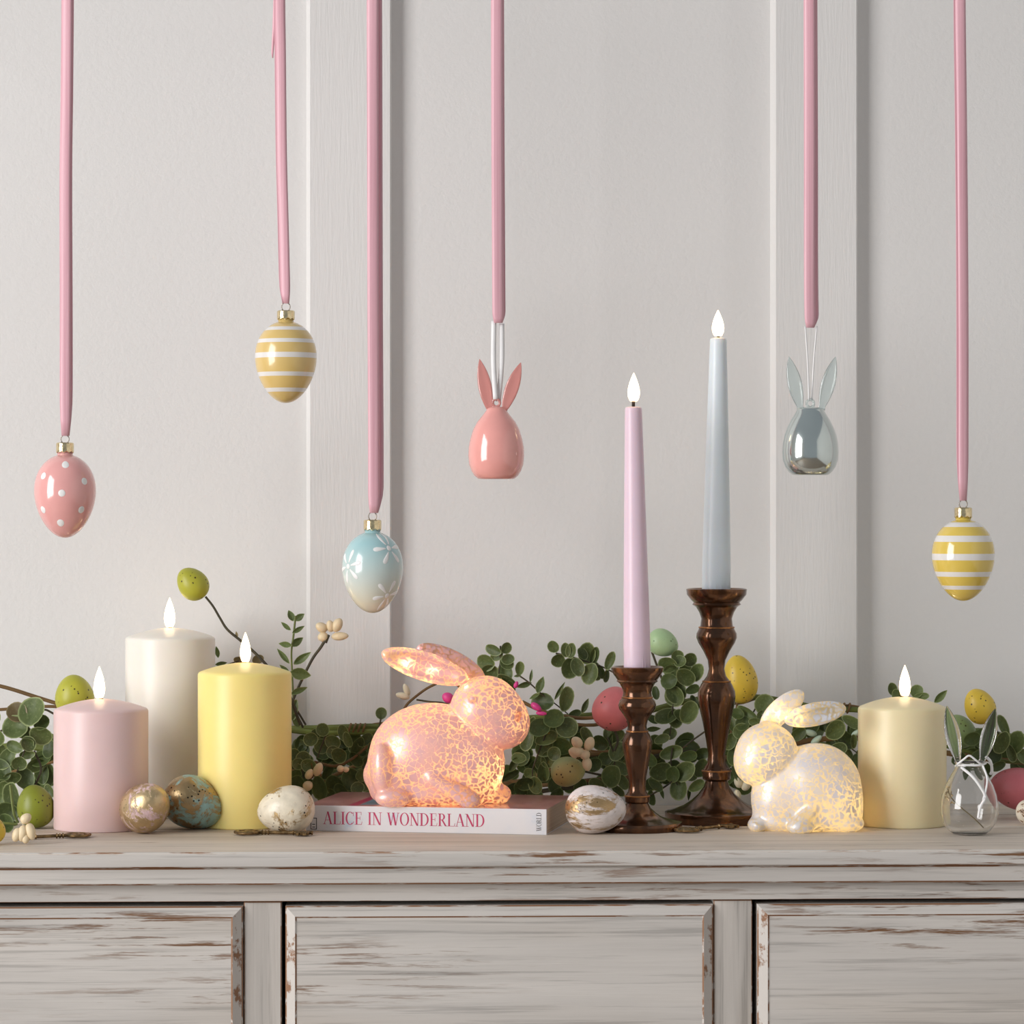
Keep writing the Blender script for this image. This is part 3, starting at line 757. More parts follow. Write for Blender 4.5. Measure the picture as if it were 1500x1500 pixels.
def hanging_ribbon(label, pts, wpx, Yc, back=(4, 0)):
    """pts: image points of the strip's centre line from the frame's top to its lower fold"""
    e = empty('ribbon', P(pts[-1][0], pts[-1][1], Yc)); tag(e, label, 'ribbon', 'pink satin ribbons'); b0 = e.location.copy()
    top = P(pts[0][0], pts[0][1], Yc)
    line = [Vector((top.x + (top.x - P(*pts[1], Yc).x) * .15, Yc, ROD_Z))] + [P(x, y, Yc) for x, y in pts]
    line = spline(line, 40); wv = wpx / F * Yc / 2
    for nm, dy, dx, sgn in (('front_strand', -.0008, 0, 1), ('back_strand', .0030, back[0] / F * Yc, -1)):
        bm = bmesh.new(); prev = None; n = len(line)
        for i, p in enumerate(line):
            t = i / (n - 1); tail = max(0, (t - .94) / .06)
            tw = .16 * math.sin(3.1 * t + pts[0][0]) * sgn + (.0 if nm == 'front_strand' else .28)
            ww = wv * (1 - .30 * tail ** 2); row = []
            for k in range(5):
                u = (k - 2) / 2
                x = p.x + dx * (1 - tail) + u * ww * math.cos(tw)
                y = p.y + dy * (1 - tail) + u * ww * math.sin(tw) - .0009 * (1 - u * u) * sgn
                row.append(bm.verts.new((x - b0.x, y - b0.y, p.z - b0.z)))
            if prev:
                for k in range(4): bm.faces.new((prev[k], prev[k + 1], row[k + 1], row[k]))
            prev = row
        o = from_bm(nm, bm, M_ribbon, e, angle=0)
        md = o.modifiers.new('thickness', 'SOLIDIFY'); md.thickness = .00022
    return e

def cap_and_loop(e, zt, s, cap_h, ring_h, rcap):
    bm = bmesh.new(); lathe(bm, [(rcap * .93, 0), (rcap, .0006), (rcap, cap_h - .0008), (rcap * .9, cap_h), (0, cap_h + .0004)], 20, cap=False)
    for v in bm.verts:
        if v.co.z < .0008 and v.co.xy.length > .001:
            a = math.atan2(v.co.y, v.co.x); v.co.z += .0006 * math.cos(a * 10)
    from_bm('cap', bm, M_capm, e, (0, 0, zt))
    r = ring_h / 2; bm = bmesh.new()
    tube(bm, [Vector((r * .95 * math.cos(2 * math.pi * k / 28), 0, r * math.sin(2 * math.pi * k / 28))) for k in range(28)], .00042, seg=8, closed=True)
    from_bm('wire_loop', bm, M_ringm, e, (0, 0, zt + cap_h + r - .0006))
def orn_egg(label, x0, x1, y0, y1, ycap, yring, Yc, mat, cat='egg ornament'):
    s = Yc / F; cx = (x0 + x1) / 2; a = (x1 - x0) / 2 * s; b = (y1 - y0) / 2 * s
    e = empty('egg_ornament', P(cx, y1, Yc)); tag(e, label, cat, 'hanging egg ornaments')
    pr = []
    n = 34
    for i in range(n + 1):
        t = math.pi * i / n; z = -math.cos(t)
        pr.append((0 if i == 0 else a * math.sin(t) * (1 + .135 * z - .02 * z * z) * 1.0, b + b * z))
    mx = max(r for r, _ in pr); pr = [(r * a / mx, z) for r, z in pr]
    rn = 11.5 * s; pr = [p for p in pr if not (p[1] > b and p[0] < rn)]
    zt = 2 * b + .0012
    pr += [(rn, pr[-1][1] + .0003), (rn, zt)]
    bm = bmesh.new(); lathe(bm, pr, 56, cap=True); from_bm('glass_egg', bm, mat, e, angle=0)
    cap_h = max(.004, (P(cx, ycap, Yc).z - e.location.z) - zt); cap_and_loop(e, zt, s, cap_h, (ycap - yring + 1) * s, 13 * s)
    return e, pr, s, a, b
def on_egg(pr, phi, z, off=.00012):
    r = float(np.interp(z, [p[1] for p in pr], [p[0] for p in pr])) + off
    return Vector((r * math.sin(phi), -r * math.cos(phi), z))
def decal(e, name, pr, phi0, z0, poly, mat, bulge=.0003):
    """a raised painted patch following the egg: poly in metres round (phi0, z0)"""
    r0 = on_egg(pr, phi0, z0).xy.length; bm = bmesh.new()
    cu = sum(p[0] for p in poly) / len(poly); cv = sum(p[1] for p in poly) / len(poly)
    lay = []
    for k, off in ((1.0, .00004), (.8, bulge * .8), (.4, bulge)):
        lay.append([bm.verts.new(on_egg(pr, phi0 + (cu + (u - cu) * k) / r0, z0 + cv + (v - cv) * k, off)) for u, v in poly])
    c = bm.verts.new(on_egg(pr, phi0 + cu / r0, z0 + cv, bulge))
    n = len(poly)
    for A, B in zip(lay, lay[1:]):
        for k in range(n): bm.faces.new((A[k], A[(k + 1) % n], B[(k + 1) % n], B[k]))
    for k in range(n): bm.faces.new((lay[-1][k], lay[-1][(k + 1) % n], c))
    return from_bm(name, bm, mat, e, angle=0)
def gloss(name, col, rough=.12, var=.03): return plain(name, col, rough, 0, .5, .7, var=var)
M_whitep = plain('white_raised_paint', (.86, .85, .84), .4)
OY = 2.49
e, pr, s, a, b = orn_egg('pink glass egg ornament with white dots', 50, 140.5, 665, 788, 648.5, 637, OY, gloss('pink_gloss', srgb(234, 170, 166)))
circ = lambda r, n=16: [(r * math.cos(2 * math.pi * k / n), r * math.sin(2 * math.pi * k / n)) for k in range(n)]
for dx, dy in ((5.2, 681), (-27, 697.4), (32.5, 705.2), (1.7, 722.7), (-28, 746.7), (28, 746.7), (-2.1, 766)):
    z = (788 - dy) * s; r = np.interp(z, [p[1] for p in pr], [p[0] for p in pr]); ph = math.asin(max(-1, min(1, dx * s / r)))
    decal(e, 'dot', pr, ph, z, circ(5.2 * s), M_whitep)
for ph, dy in ((2.2, 690), (-2.1, 700), (3.1, 715), (2.3, 740), (-2.3, 748), (3.0, 765)): decal(e, 'dot', pr, ph, (788 - dy) * s, circ(5.2 * s), M_whitep)
def stripes(name, y0, y1, bands, col, rough):
    m, nt, b = new_mat(name); b.inputs['Roughness'].default_value = rough; b.inputs['Coat Weight'].default_value = .8; b.inputs['Coat Roughness'].default_value = .12
    tc = N(nt, 'ShaderNodeTexCoord'); sp = N(nt, 'ShaderNodeSeparateXYZ'); L(nt, tc.outputs['Object'], sp.inputs[0])
    h = (y1 - y0) * OY / F
    z = math_n(nt, 'DIVIDE', sp.outputs['Z'], h)
    st = [(0, col)]
    for t, q in sorted([((y1 - q) / (y1 - y0), (y1 - t) / (y1 - y0)) for t, q in bands]): st += [(t, (.80, .77, .74)), (q, col)]
    L(nt, ramp(nt, z, st, 'CONSTANT'), b.inputs['Base Color']); return m
orn_egg('matt mustard egg ornament with white stripes hanging beside a batten', 373.5, 464, 470, 590.5, 455, 443, OY,
        stripes('mustard_white_stripes', 470, 590.5, [(479.8, 485), (497.4, 503.4), (517.6, 525.4), (546.2, 552.2), (569, 574.6)], srgb(222, 190, 118), .3))
orn_egg('shiny lemon egg ornament with white stripes hanging above the large pink egg', 1365, 1457, 760, 880.5, 743.5, 732, OY,
        stripes('lemon_white_stripes', 760, 880.5, [(765.4, 772.1), (784.6, 793.7), (811.3, 820.3), (837.4, 844.7), (857.8, 863.4)], srgb(226, 196, 92), .12))
m, nt, bb = new_mat('blue_cream_fade'); bb.inputs['Roughness'].default_value = .22; bb.inputs['Coat Weight'].default_value = .6; bb.inputs['Coat Roughness'].default_value = .1
tc = N(nt, 'ShaderNodeTexCoord'); sp = N(nt, 'ShaderNodeSeparateXYZ'); L(nt, tc.outputs['Object'], sp.inputs[0])
L(nt, ramp(nt, math_n(nt, 'DIVIDE', sp.outputs['Z'], 119 * OY / F), [(.12, srgb(222, 214, 192)), (.42, srgb(205, 214, 208)), (.85, srgb(166, 204, 208))]), bb.inputs['Base Color'])
e, pr, s, a, b = orn_egg('pale blue egg ornament with white painted daisies', 501, 590.5, 778.5, 898, 761.5, 750, OY, m)
def daisy(dx, dy, ang, scl=1.0, ph=None):
    z = (898 - dy) * s; r = float(np.interp(z, [p[1] for p in pr], [p[0] for p in pr]))
    if ph is None: ph = math.asin(max(-.97, min(.97, dx * s / r)))
    decal(e, 'daisy_centre', pr, ph, z, circ(3.8 * s * scl), M_whitep)
    for k in range(6):
        t = ang + k * math.pi / 3; poly = []
        for u, w_ in ((6, .8), (10, 1.6), (15, 2.6), (20, 3.2), (23.5, 2.5), (25, .9), (25, -.9), (23.5, -2.5), (20, -3.2), (15, -2.6), (10, -1.6), (6, -.8)):
            u *= s * scl; w_ *= s * scl; poly.append((u * math.cos(t) - w_ * math.sin(t), u * math.sin(t) + w_ * math.cos(t)))
        decal(e, 'petal', pr, ph, z, poly, M_whitep)
daisy(-34.5, 829, .25); daisy(25, 802.6, .08); daisy(22, 872, .2, .92)
daisy(0, 815, .3, 1, 2.6); daisy(0, 850, .1, 1, -2.3)

def orn_rabbit(label, cx, prof, ears, ybot, Yc, mat_b, mat_e, mat_l, loop, lw, lmat):
    s = Yc / F; e = empty('rabbit_ornament', P(cx, ybot, Yc)); tag(e, label, 'rabbit ornament', 'hanging glass rabbits'); b0 = e.location
    bm = bmesh.new(); pz = [(r * s, (ybot - y) * s) for y, r in prof]
    ds = [pz[0]]
    for p_, q_ in zip(pz, pz[1:]): ds += [((p_[0] * (1 - t) + q_[0] * t), (p_[1] * (1 - t) + q_[1] * t)) for t in (.5, 1)]
    lathe(bm, ds, 56, cap=False); from_bm('egg_body', bm, mat_b, e, angle=0)
    for (bx, by, tx, ty, w_) in ears: make_ear(e, b0, bx, by, tx, ty, w_, Yc, mat_e)
    zt = pz[-1][1]
    bm = bmesh.new(); r = 5.2 * s
    tube(bm, [Vector((r * math.cos(2 * math.pi * k / 20), 0, r * 1.1 * math.sin(2 * math.pi * k / 20))) for k in range(20)], 2.1 * s, seg=8, closed=True)
    from_bm('glass_loop', bm, mat_l, e, (0, 0, zt + 5 * s))
    bm = bmesh.new()
    for pts in loop:
        pp = spline([P(x, y, Yc + dy) - b0 for x, y, dy in pts], 16); prev = None
        for p in pp:
            row = [bm.verts.new(p + Vector((u * lw / 2 * s, 0, 0))) for u in (-1, 0, 1)]; row[1].co.y -= .0003
            if prev:
                for k in range(2): bm.faces.new((prev[k], prev[k + 1], row[k + 1], row[k]))
            prev = row
    o = from_bm('hanging_thread', bm, lmat, e, angle=0); md = o.modifiers.new('thickness', 'SOLIDIFY'); md.thickness = .0003
    return e
def make_ear(e, b0, bx, by, tx, ty, w_, Yc, mat, thick=.32, yb=0.0, bulge=1.05):
    s = Yc / F; B = P(bx, by, Yc) - b0; Tt = P(tx, ty, Yc) - b0; d = Tt - B; ln = d.length
    M = Matrix.Translation(B + Vector((0, yb, 0))) @ frame(d, Vector((0, -1, 0)))
    bm = bmesh.new(); rings = []; seg = 18; n = 16
    for i in range(n + 1):
        t = i / n
        hw = w_ / 2 * s * (math.sin(math.pi * min(1, (t * .93 + .07)) ** bulge * 1.0) ** .8 if 0 < t < 1 else .10)
        if i == n: hw = w_ * .02 * s
        if i == 0: hw = w_ * .26 * s
        ring = []
        for k in range(seg):
            a = 2 * math.pi * k / seg; x, z = hw * math.cos(a), hw * thick * math.sin(a)
            if math.sin(a) > 0: z *= .2 + .8 * abs(math.cos(a)) ** 1.2       # hollow front
            ring.append(bm.verts.new((x, t * ln, z)))
        rings.append(ring)
    for A, B2 in zip(rings, rings[1:]):
        for k in range(seg): bm.faces.new((A[k], A[(k + 1) % seg], B2[(k + 1) % seg], B2[k]))
    bm.faces.new(rings[0][::-1]); bm.faces.new(rings[-1]); bm.transform(M)
    return from_bm('ear', bm, mat, e, angle=60)
M_pk = gloss('coral_glass', srgb(238, 166, 158), .1)
M_pke = plain('coral_clear_glass', srgb(240, 168, 160), .1, 0, .5, .6, var=.02, trans=.5)
M_sv = plain('silver_lustre', (.60, .66, .645), .13, .88, .5, .5, var=.06, vs=40)
M_sve = plain('grey_clear_glass', (.80, .88, .87), .06, 0, .6, .6, var=.02, trans=.85)
M_thr = plain('white_satin_thread', (.86, .85, .85), .5)
orn_rabbit('coral pink glass rabbit-eared egg ornament', 727, [(702, 0), (702, 24), (701, 27.5), (697, 32), (690, 36.5), (680, 40), (668, 41.2), (655, 40.6), (643, 38.3), (630, 34.4), (618, 28.2), (608, 20), (602, 15.5), (598, 13), (596, 9), (595, 0)],
           [(718, 604, 702.5, 526, 20), (737.5, 604, 763, 531, 20)], 702, OY, M_pk, M_pke, M_pke, [[(723.5, 470, .001), (723, 530, .0), (726, 585, -.001)], [(735, 474, .003), (735, 530, .002), (730, 588, .001)]], 7.5, M_thr)
orn_rabbit('silver lustre glass rabbit-eared egg ornament', 1187, [(696, 0), (696, 24), (695, 27), (691, 32), (684, 37), (674, 40.4), (662, 41.3), (650, 40.6), (638, 38.2), (626, 34), (615, 28.5), (607, 23.5), (602, 20.5), (599, 19.5), (597, 15), (596, 0)],
           [(1173, 600, 1155.5, 522.5, 21), (1203, 600, 1224, 522.5, 21)], 696, OY, M_sv, M_sve, M_sve, [[(1179.5, 478, .0), (1183, 530, .0), (1185, 586, -.001)], [(1196.5, 478, .002), (1192, 530, .001), (1189, 586, .001)]], 1.6, M_thr)
hanging_ribbon('pink satin ribbon holding the white-dotted egg', [(98, 0), (97, 130), (95.5, 260), (96, 450), (96, 638.5)], 16.5, OY, (1.5, 0))
rb2 = hanging_ribbon('pink satin ribbon holding the mustard striped egg', [(410.5, 0), (411.5, 80), (413, 220), (416, 340), (418.5, 444.5)], 15, OY, (-2.5, 0))
bm = bmesh.new(); prev = None
for x, y, w_ in ((404.5, -60, 5), (403, 0, 5), (401, 45, 4.2), (399, 78, 3.4), (399.5, 85, 1.5)):
    row = [bm.verts.new(P(x + u * w_ / 2, y, OY + .004) - rb2.location) for u in (-1, 1)]
    if prev: bm.faces.new((prev[0], prev[1], row[1], row[0]))
    prev = row
o = from_bm('loose_end', bm, M_ribbon, rb2, angle=0); o.modifiers.new('thickness', 'SOLIDIFY').thickness = .00022
hanging_ribbon('pink satin ribbon holding the blue daisy egg', [(546, 0), (546.5, 200), (547, 450), (548, 640), (548, 751.5)], 17.5, OY, (5, 0))
hanging_ribbon('pink satin ribbon holding the coral rabbit ornament', [(728, 0), (728.5, 200), (729.5, 400), (730, 473)], 17.5, OY, (2, 0))
hanging_ribbon('pink satin ribbon holding the silver rabbit ornament', [(1185.5, 0), (1186, 200), (1186, 400), (1187, 480)], 17, OY, (5, 0))
hanging_ribbon('pink satin ribbon holding the lemon striped egg', [(1406.5, 0), (1409, 200), (1411, 450), (1411, 733.5)], 15.5, OY, (-2, 0))

# ------------------------------------------------------------------ clear glass rabbit
def clear_glass():
    m, nt, b = new_mat('clear_glass'); b.inputs['Transmission Weight'].default_value = 1; b.inputs['Roughness'].default_value = .01
    b.inputs['IOR'].default_value = 1.45
    n1 = noise(nt, coords(nt), 30, 1); L(nt, ramp(nt, n1, [(0, (.97, .98, .98)), (1, (1, 1, 1))]), b.inputs['Base Color']); return m
M_glass = clear_glass()
GY = 2.475; gs = GY / F
ge = empty('glass_rabbit', Vector(((1420 - 750) / F * GY, GY, T))); tag(ge, 'clear glass rabbit-eared egg with a white bow and dried sprig inside', 'rabbit ornament')
ybg = 750 + KT / GY
gp = [(ybg, 0), (ybg, 20), (ybg - 1, 24), (ybg - 6, 31), (ybg - 16, 38.5), (ybg - 30, 42), (ybg - 44, 42.2), (ybg - 58, 40), (ybg - 72, 35), (ybg - 85, 28), (ybg - 95, 22), (ybg - 101, 20), (ybg - 106, 22), (ybg - 108, 20), (ybg - 108.5, 0)]
go = [(r * gs, (ybg - y) * gs) for y, r in gp]
def densify(pz):
    xs = [p[0] for p in pz]; out = []
    for i in range(len(pz) - 1):
        for t in (0, .33, .66): out.append((pz[i][0] * (1 - t) + pz[i + 1][0] * t, pz[i][1] * (1 - t) + pz[i + 1][1] * t))
    return out + [pz[-1]]
th = .0011
gi = [(max(0, r - th) if r > 0 else 0, min(max(z, th), go[-1][1] - th)) for r, z in go]
bm = bmesh.new(); lathe(bm, densify(go), 56, cap=False); lathe(bm, densify(gi)[::-1], 56, cap=False)
me = bpy.data.meshes.new('glass_body'); bmesh.ops.remove_doubles(bm, verts=bm.verts[:], dist=1e-7); bm.to_mesh(me); bm.free(); finish(me, True, 60)
obj('glass_body', me, M_glass, ge)
for bx, by, tx, ty in ((1404, ybg - 105, 1387, 1034), (1438, ybg - 105, 1458, 1038)): make_ear(ge, ge.location, bx, by, tx, ty, 23, GY, M_glass, .42, 0, 1.1)
def cord(name, pts, r, mat, parent, b0, Y0, rel=True, n=24, r1=None, seg=8):
    bm = bmesh.new(); tube(bm, spline([P(x, y, Y0 + d) - b0 for x, y, d in pts], n), r, r1, seg); return from_bm(name, bm, mat, parent)
gb = ge.location
cord('neck_ribbon', [(1400, 1122, 0.004), (1410, 1121, -.0115), (1422, 1121, -.0135), (1436, 1121, -.0115), (1444, 1118, .004)], .0009, M_thr, ge, gb, GY)
cord('bow_loop', [(1402, 1120, -.011), (1412, 1112, -.0145), (1420, 1107, -.0155), (1430, 1114, -.0145), (1440, 1122, -.011)], .0008, M_thr, ge, gb, GY)
cord('bow_tail', [(1408, 1124, -.0145), (1425, 1138, -.0205), (1438, 1156, -.0235), (1443, 1168, -.024), (1436, 1182, -.0245), (1433, 1198, -.0242)], .0011, M_thr, ge, gb, GY)
cord('bow_tail', [(1440, 1122, -.0135), (1446, 1140, -.0190), (1444, 1158, -.0232), (1440, 1172, -.0245)], .0008, M_thr, ge, gb, GY)
cord('bow_tail', [(1444, 1108, .002), (1451, 1116, .004), (1453, 1128, .006), (1451, 1134, .008)], .0012, M_thr, ge, gb, GY)
M_dry = plain('dried_stem', (.22, .16, .05), .7); M_dryf = plain('dried_blossom', (.55, .40, .20), .8, var=.5, vs=300)
cord('dried_sprig', [(1441, 1212, 0), (1425, 1197, .002), (1408, 1183, .003), (1393, 1168, .002), (1388, 1154, .0)], .00045, M_dry, ge, gb, GY)
for x, y in ((1389, 1152), (1386, 1160), (1393, 1163), (1391, 1170), (1385, 1166), (1395, 1176)):
    bm = bmesh.new(); c = P(x, y, GY + random.uniform(-.003, .003)) - gb
    for k in range(5):
        d = Vector((random.uniform(-1, 1), random.uniform(-1, 1), random.uniform(-1, 1))).normalized()
        ellipsoid(bm, Matrix.Translation(c + d * .0012) @ frame(d, Vector((0, 0, 1))) @ Matrix.Diagonal((.0005, .0014, .0005, 1)), 6, 5)
    from_bm('dried_blossom', bm, M_dryf, ge)

# ------------------------------------------------------------------ garland
GAY = 2.655
gar = empty('garland', Vector((0, GAY, T)))
tag(gar, 'eucalyptus leaf garland with speckled eggs and berries lying behind the candles', 'garland')
G0 = gar.location.copy()
def leaf_mat(name, dk, md, rim):
    m, nt, b = new_mat(name); b.inputs['Roughness'].default_value = .48; b.inputs['Specular IOR Level'].default_value = .4
    at = N(nt, 'ShaderNodeAttribute', attribute_name='rim'); oi = N(nt, 'ShaderNodeObjectInfo')
    n1 = noise(nt, coords(nt), 1.6, 4, .6)
    col = ramp(nt, n1, [(.3, dk), (.7, md)])
    hs = N(nt, 'ShaderNodeHueSaturation'); L(nt, col, hs.inputs['Color'])
    L(nt, math_n(nt, 'MULTIPLY_ADD', oi.outputs['Random'], .5), hs.inputs['Value']); hs.inputs['Value'].links[0].from_node.inputs[2].default_value = .78
    n2 = noise(nt, coords(nt), 9, 3); frost = ramp(nt, n2, [(.55, 0.0), (.75, .35)])
    col = mixc(nt, frost, hs.outputs[0], rim)
    col = mixc(nt, ramp(nt, at.outputs['Fac'], [(.42, 0.0), (.85, .9)]), col, rim)
    L(nt, col, b.inputs['Base Color'])
    tr = N(nt, 'ShaderNodeBsdfTranslucent'); L(nt, col, tr.inputs['Color'])
    mx = N(nt, 'ShaderNodeMixShader'); mx.inputs[0].default_value = .18
    L(nt, b.outputs[0], mx.inputs[1]); L(nt, tr.outputs[0], mx.inputs[2]); L(nt, mx.outputs[0], nt.nodes['Material Output'].inputs['Surface'])
    return m
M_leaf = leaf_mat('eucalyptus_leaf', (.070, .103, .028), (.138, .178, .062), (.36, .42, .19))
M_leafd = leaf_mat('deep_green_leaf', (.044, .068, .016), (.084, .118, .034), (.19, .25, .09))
M_leafb = leaf_mat('browned_leaf', (.16, .11, .05), (.20, .16, .07), (.30, .25, .12))
def leaf_mesh(name, kind, mat):
    """unit leaf: base at the origin, tip at +Y, half width .5"""
    n = 16; out = []
    for k in range(n):
        a = 2 * math.pi * k / n
        x, y = math.sin(a) * .5, .5 - math.cos(a) * .5
        if kind == 'oval': x *= (1 - .12 * math.cos(a)); y = .5 - math.cos(a) * .5
        elif kind == 'point':
            t = y; x = math.copysign(.5 * math.sin(math.pi * t ** .85) ** .9 if 0 < t < 1 else 0, x)
        elif kind == 'round' and y < .12: x *= .75; y *= .6
        out.append((x, y))
    zf = lambda x, y: .55 * x * x + .16 * (y - .45) ** 2 + .02 * math.sin(9 * y)
    vs, fs, rim = [], [], []
    for k_, rv in ((1.0, 1.0), (.86, .35), (.5, 0.0)):
        for x, y in out:
            xx, yy = x * k_, .5 + (y - .5) * k_; vs.append((xx, yy, zf(xx, yy) - (.03 if abs(xx) < .04 else 0))); rim.append(rv)
    vs.append((0, .5, zf(0, .5) - .03)); rim.append(0.0)
    for r_ in range(2):
        for k in range(n): fs.append((r_ * n + k, r_ * n + (k + 1) % n, (r_ + 1) * n + (k + 1) % n, (r_ + 1) * n + k))
    for k in range(n): fs.append((2 * n + k, 2 * n + (k + 1) % n, 3 * n))
    me = bpy.data.meshes.new(name); me.from_pydata(vs, [], fs); me.update()
    at = me.attributes.new('rim', 'FLOAT', 'POINT'); at.data.foreach_set('value', rim)
    finish(me, True, 0); me.materials.append(mat); return me
LM = {}
for k_ in ('round', 'oval', 'point'):
    for c_, m_ in (('', M_leaf), ('d', M_leafd), ('b', M_leafb)): LM[k_ + c_] = leaf_mesh(k_ + c_ + '_leaf', k_, m_)
NLEAF = [0]; EXTRA = []
def leaf(x, y, w_, l_, ang, Yc, kind='round', tilt=None, turn=None):
    """(x, y) image centre, half width w_, half length l_ px, ang = image direction of the tip (0 right, 90 up)"""
    a = math.radians(ang); d = Vector((math.cos(a), 0, math.sin(a)))
    tilt = random.uniform(-.45, .45) if tilt is None else tilt
    turn = random.uniform(-.5, .5) if turn is None else turn
    d2 = (d * math.cos(tilt) + Vector((0, -1, 0)) * math.sin(tilt)).normalized()
    side = Vector((0, -1, 0)).cross(d).normalized()
    nn = (Vector((0, -1, 0)) * math.cos(turn) + side * math.sin(turn)).normalized()
    s = Yc / F; M = frame(d2, nn); w_ *= 1.14; l_ *= 1.12
    Ls = 2 * l_ * s / max(.55, math.cos(tilt)); Ws = 2 * w_ * s / max(.55, math.cos(turn))
    c = P(x, y, Yc); base = c - d2 * Ls * .5
    MX = Matrix.Translation(base - G0) @ M @ Matrix.Diagonal((Ws, Ls, (Ws + Ls) / 2, 1))
    if NLEAF[0] >= 300: EXTRA.append((kind, MX)); return None
    o = bpy.data.objects.new('leaf', LM[kind]); COL.objects.link(o); o.parent = gar
    o.matrix_basis = MX
    NLEAF[0] += 1; return o
M_vine = plain('brown_vine', (.17, .095, .030), .6, var=.35, vs=40)
M_vineg = plain('green_vine', (.125, .155, .028), .55, var=.3, vs=50)
M_vined = plain('dark_twig', (.055, .045, .022), .65, var=.3, vs=60)
def vine(pts, rpx, mat, Yc=GAY, r1=None, name='branch'):
    s = Yc / F; pp = [(p[0], p[1], p[2] if len(p) > 2 else 0) for p in pts]
    return cord(name, pp, rpx * s, mat, gar, G0, Yc, n=6 * len(pp), r1=(r1 * s if r1 else None), seg=8)

# branches: thick stems, twigs
vine([(-30, 998), (12, 1008), (50, 1020), (95, 1034), (150, 1050)], 2.9, M_vine, 2.62)
vine([(-30, 1042), (20, 1038), (80, 1035), (140, 1045)], 2.4, M_vine, 2.63)
vine([(-30, 1080), (0, 1071), (15, 1066), (40, 1058), (62, 1040), (80, 1046), (110, 1060)], 1.6, M_vined, 2.64)
vine([(-40, 1098), (30, 1093), (90, 1096), (200, 1085), (320, 1070), (430, 1068), (480, 1067), (545, 1065), (600, 1068)], 5.5, M_vineg, 2.668)
vine([(-40, 1150), (30, 1128), (80, 1115), (160, 1110), (300, 1120), (430, 1130), (500, 1142)], 3.2, M_vine, 2.66)
vine([(400, 1066), (470, 1074), (540, 1072), (620, 1070), (700, 1062), (770, 1052), (830, 1050), (875, 1047), (930, 1046), (985, 1032), (1040, 1022), (1105, 1021), (1150, 1027), (1200, 1037), (1260, 1040), (1340, 1048), (1450, 1075), (1530, 1080)], 4.3, M_vineg, 2.662)
vine([(500, 1074), (560, 1060), (640, 1062), (720, 1066), (800, 1056), (870, 1062), (950, 1042), (1010, 1028), (1080, 1030), (1120, 1022), (1180, 1042), (1240, 1034), (1300, 1046)], 2.6, M_vine, 2.668)
vine([(765, 1028), (790, 1040), (815, 1047), (850, 1052), (880, 1050)], 2.8, M_vine, 2.63)
vine([(460, 1116), (490, 1122), (515, 1112), (545, 1088), (570, 1072)], 2.2, M_vine, 2.63)
vine([(465, 1148), (500, 1131), (545, 1114), (600, 1110), (700, 1130), (780, 1150), (870, 1142), (930, 1138)], 3.0, M_vine, 2.655)
vine([(730, 1150), (780, 1140), (840, 1110), (900, 1102), (960, 1102), (1030, 1104), (1080, 1110), (1170, 1088), (1200, 1083), (1260, 1080), (1300, 1090), (1400, 1105), (1450, 1112), (1530, 1119)], 4.2, M_vine, 2.665)
vine([(740, 1168), (800, 1158), (870, 1146), (960, 1108), (1040, 1100)], 3.4, M_vined, 2.66)
vine([(940, 1170), (956, 1163), (980, 1148), (1000, 1128)], 1.4, M_vined, 2.63)
vine([(1000, 1096), (1015, 1084), (1032, 1072)], 1.4, M_vined, 2.63)
vine([(1380, 1092), (1430, 1104), (1480, 1116), (1530, 1112)], 2.6, M_vineg, 2.63)
for x0, xs in ((512, 7), (1219, 8)):                       # tendrils wound round the thick stems
    for k in range(4):
        cx = x0 + xs * k; cy = 1067 if x0 < 900 else 1037 + .12 * k
        bm = bmesh.new(); c = P(cx, cy, 2.663) - G0; r = 6.6 / F * 2.66
        tube(bm, [c + Vector((.0012 * math.sin(t / 16 * 2 * math.pi), r * math.cos(t / 16 * 2 * math.pi), r * math.sin(t / 16 * 2 * math.pi))) for t in range(16)], .0010, seg=6, closed=True)
        from_bm('tendril', bm, M_vine, gar)

# speckled eggs growing from the garland
def speckle(name, col, spot=(.05, .035, .01), tint=None):
    m, nt, b = new_mat(name); b.inputs['Roughness'].default_value = .42
    n1 = noise(nt, coords(nt), 45, 3); vo = N(nt, 'ShaderNodeTexVoronoi', Scale=250.0); L(nt, coords(nt), vo.inputs['Vector'])
    keep = ramp(nt, noise(nt, coords(nt), 95, 2), [(.47, 0.0), (.52, 1.0)])
    d = math_n(nt, 'MULTIPLY', ramp(nt, vo.outputs['Distance'], [(.16, 1.0), (.23, 0.0)]), keep)
    cc = ramp(nt, n1, [(.35, tuple(c * .86 for c in col)), (.65, col)])
    if tint:
        n2 = noise(nt, coords(nt), 22, 2); cc = mixc(nt, ramp(nt, n2, [(.42, 0.0), (.6, 1.0)]), cc, tint)
    L(nt, mixc(nt, d, cc, spot), b.inputs['Base Color']); bump(nt, b, n1, .15, .0006); return m
LIME = srgb(184, 182, 60); YEL = srgb(222, 190, 66); PNK = srgb(222, 122, 124)
def g_egg(px, py, hw, hl, ang, Yc, mat, label, k=.13):
    s = Yc / F; bm = bmesh.new(); lathe(bm, egg_prof(hw * s, hl * s, k), 32, cap=False)
    a = math.radians(ang); d = Vector((math.cos(a), -.12, math.sin(a))).normalized()
    bm.transform(d.to_track_quat('Z', 'Y').to_matrix().to_4x4())
    o = from_bm('speckled_egg', bm, mat, gar, P(px, py, Yc) - G0, angle=0); o['label'] = label
M_lime = speckle('lime_speckled', LIME); M_yel = speckle('yellow_speckled', YEL); M_pnk = speckle('pink_speckled', PNK)
g_egg(282, 855, 22, 26, 130, 2.61, M_lime, 'lime speckled egg on an upright twig')
g_egg(109, 1020, 28.5, 32, 95, 2.60, M_lime, 'lime speckled egg')
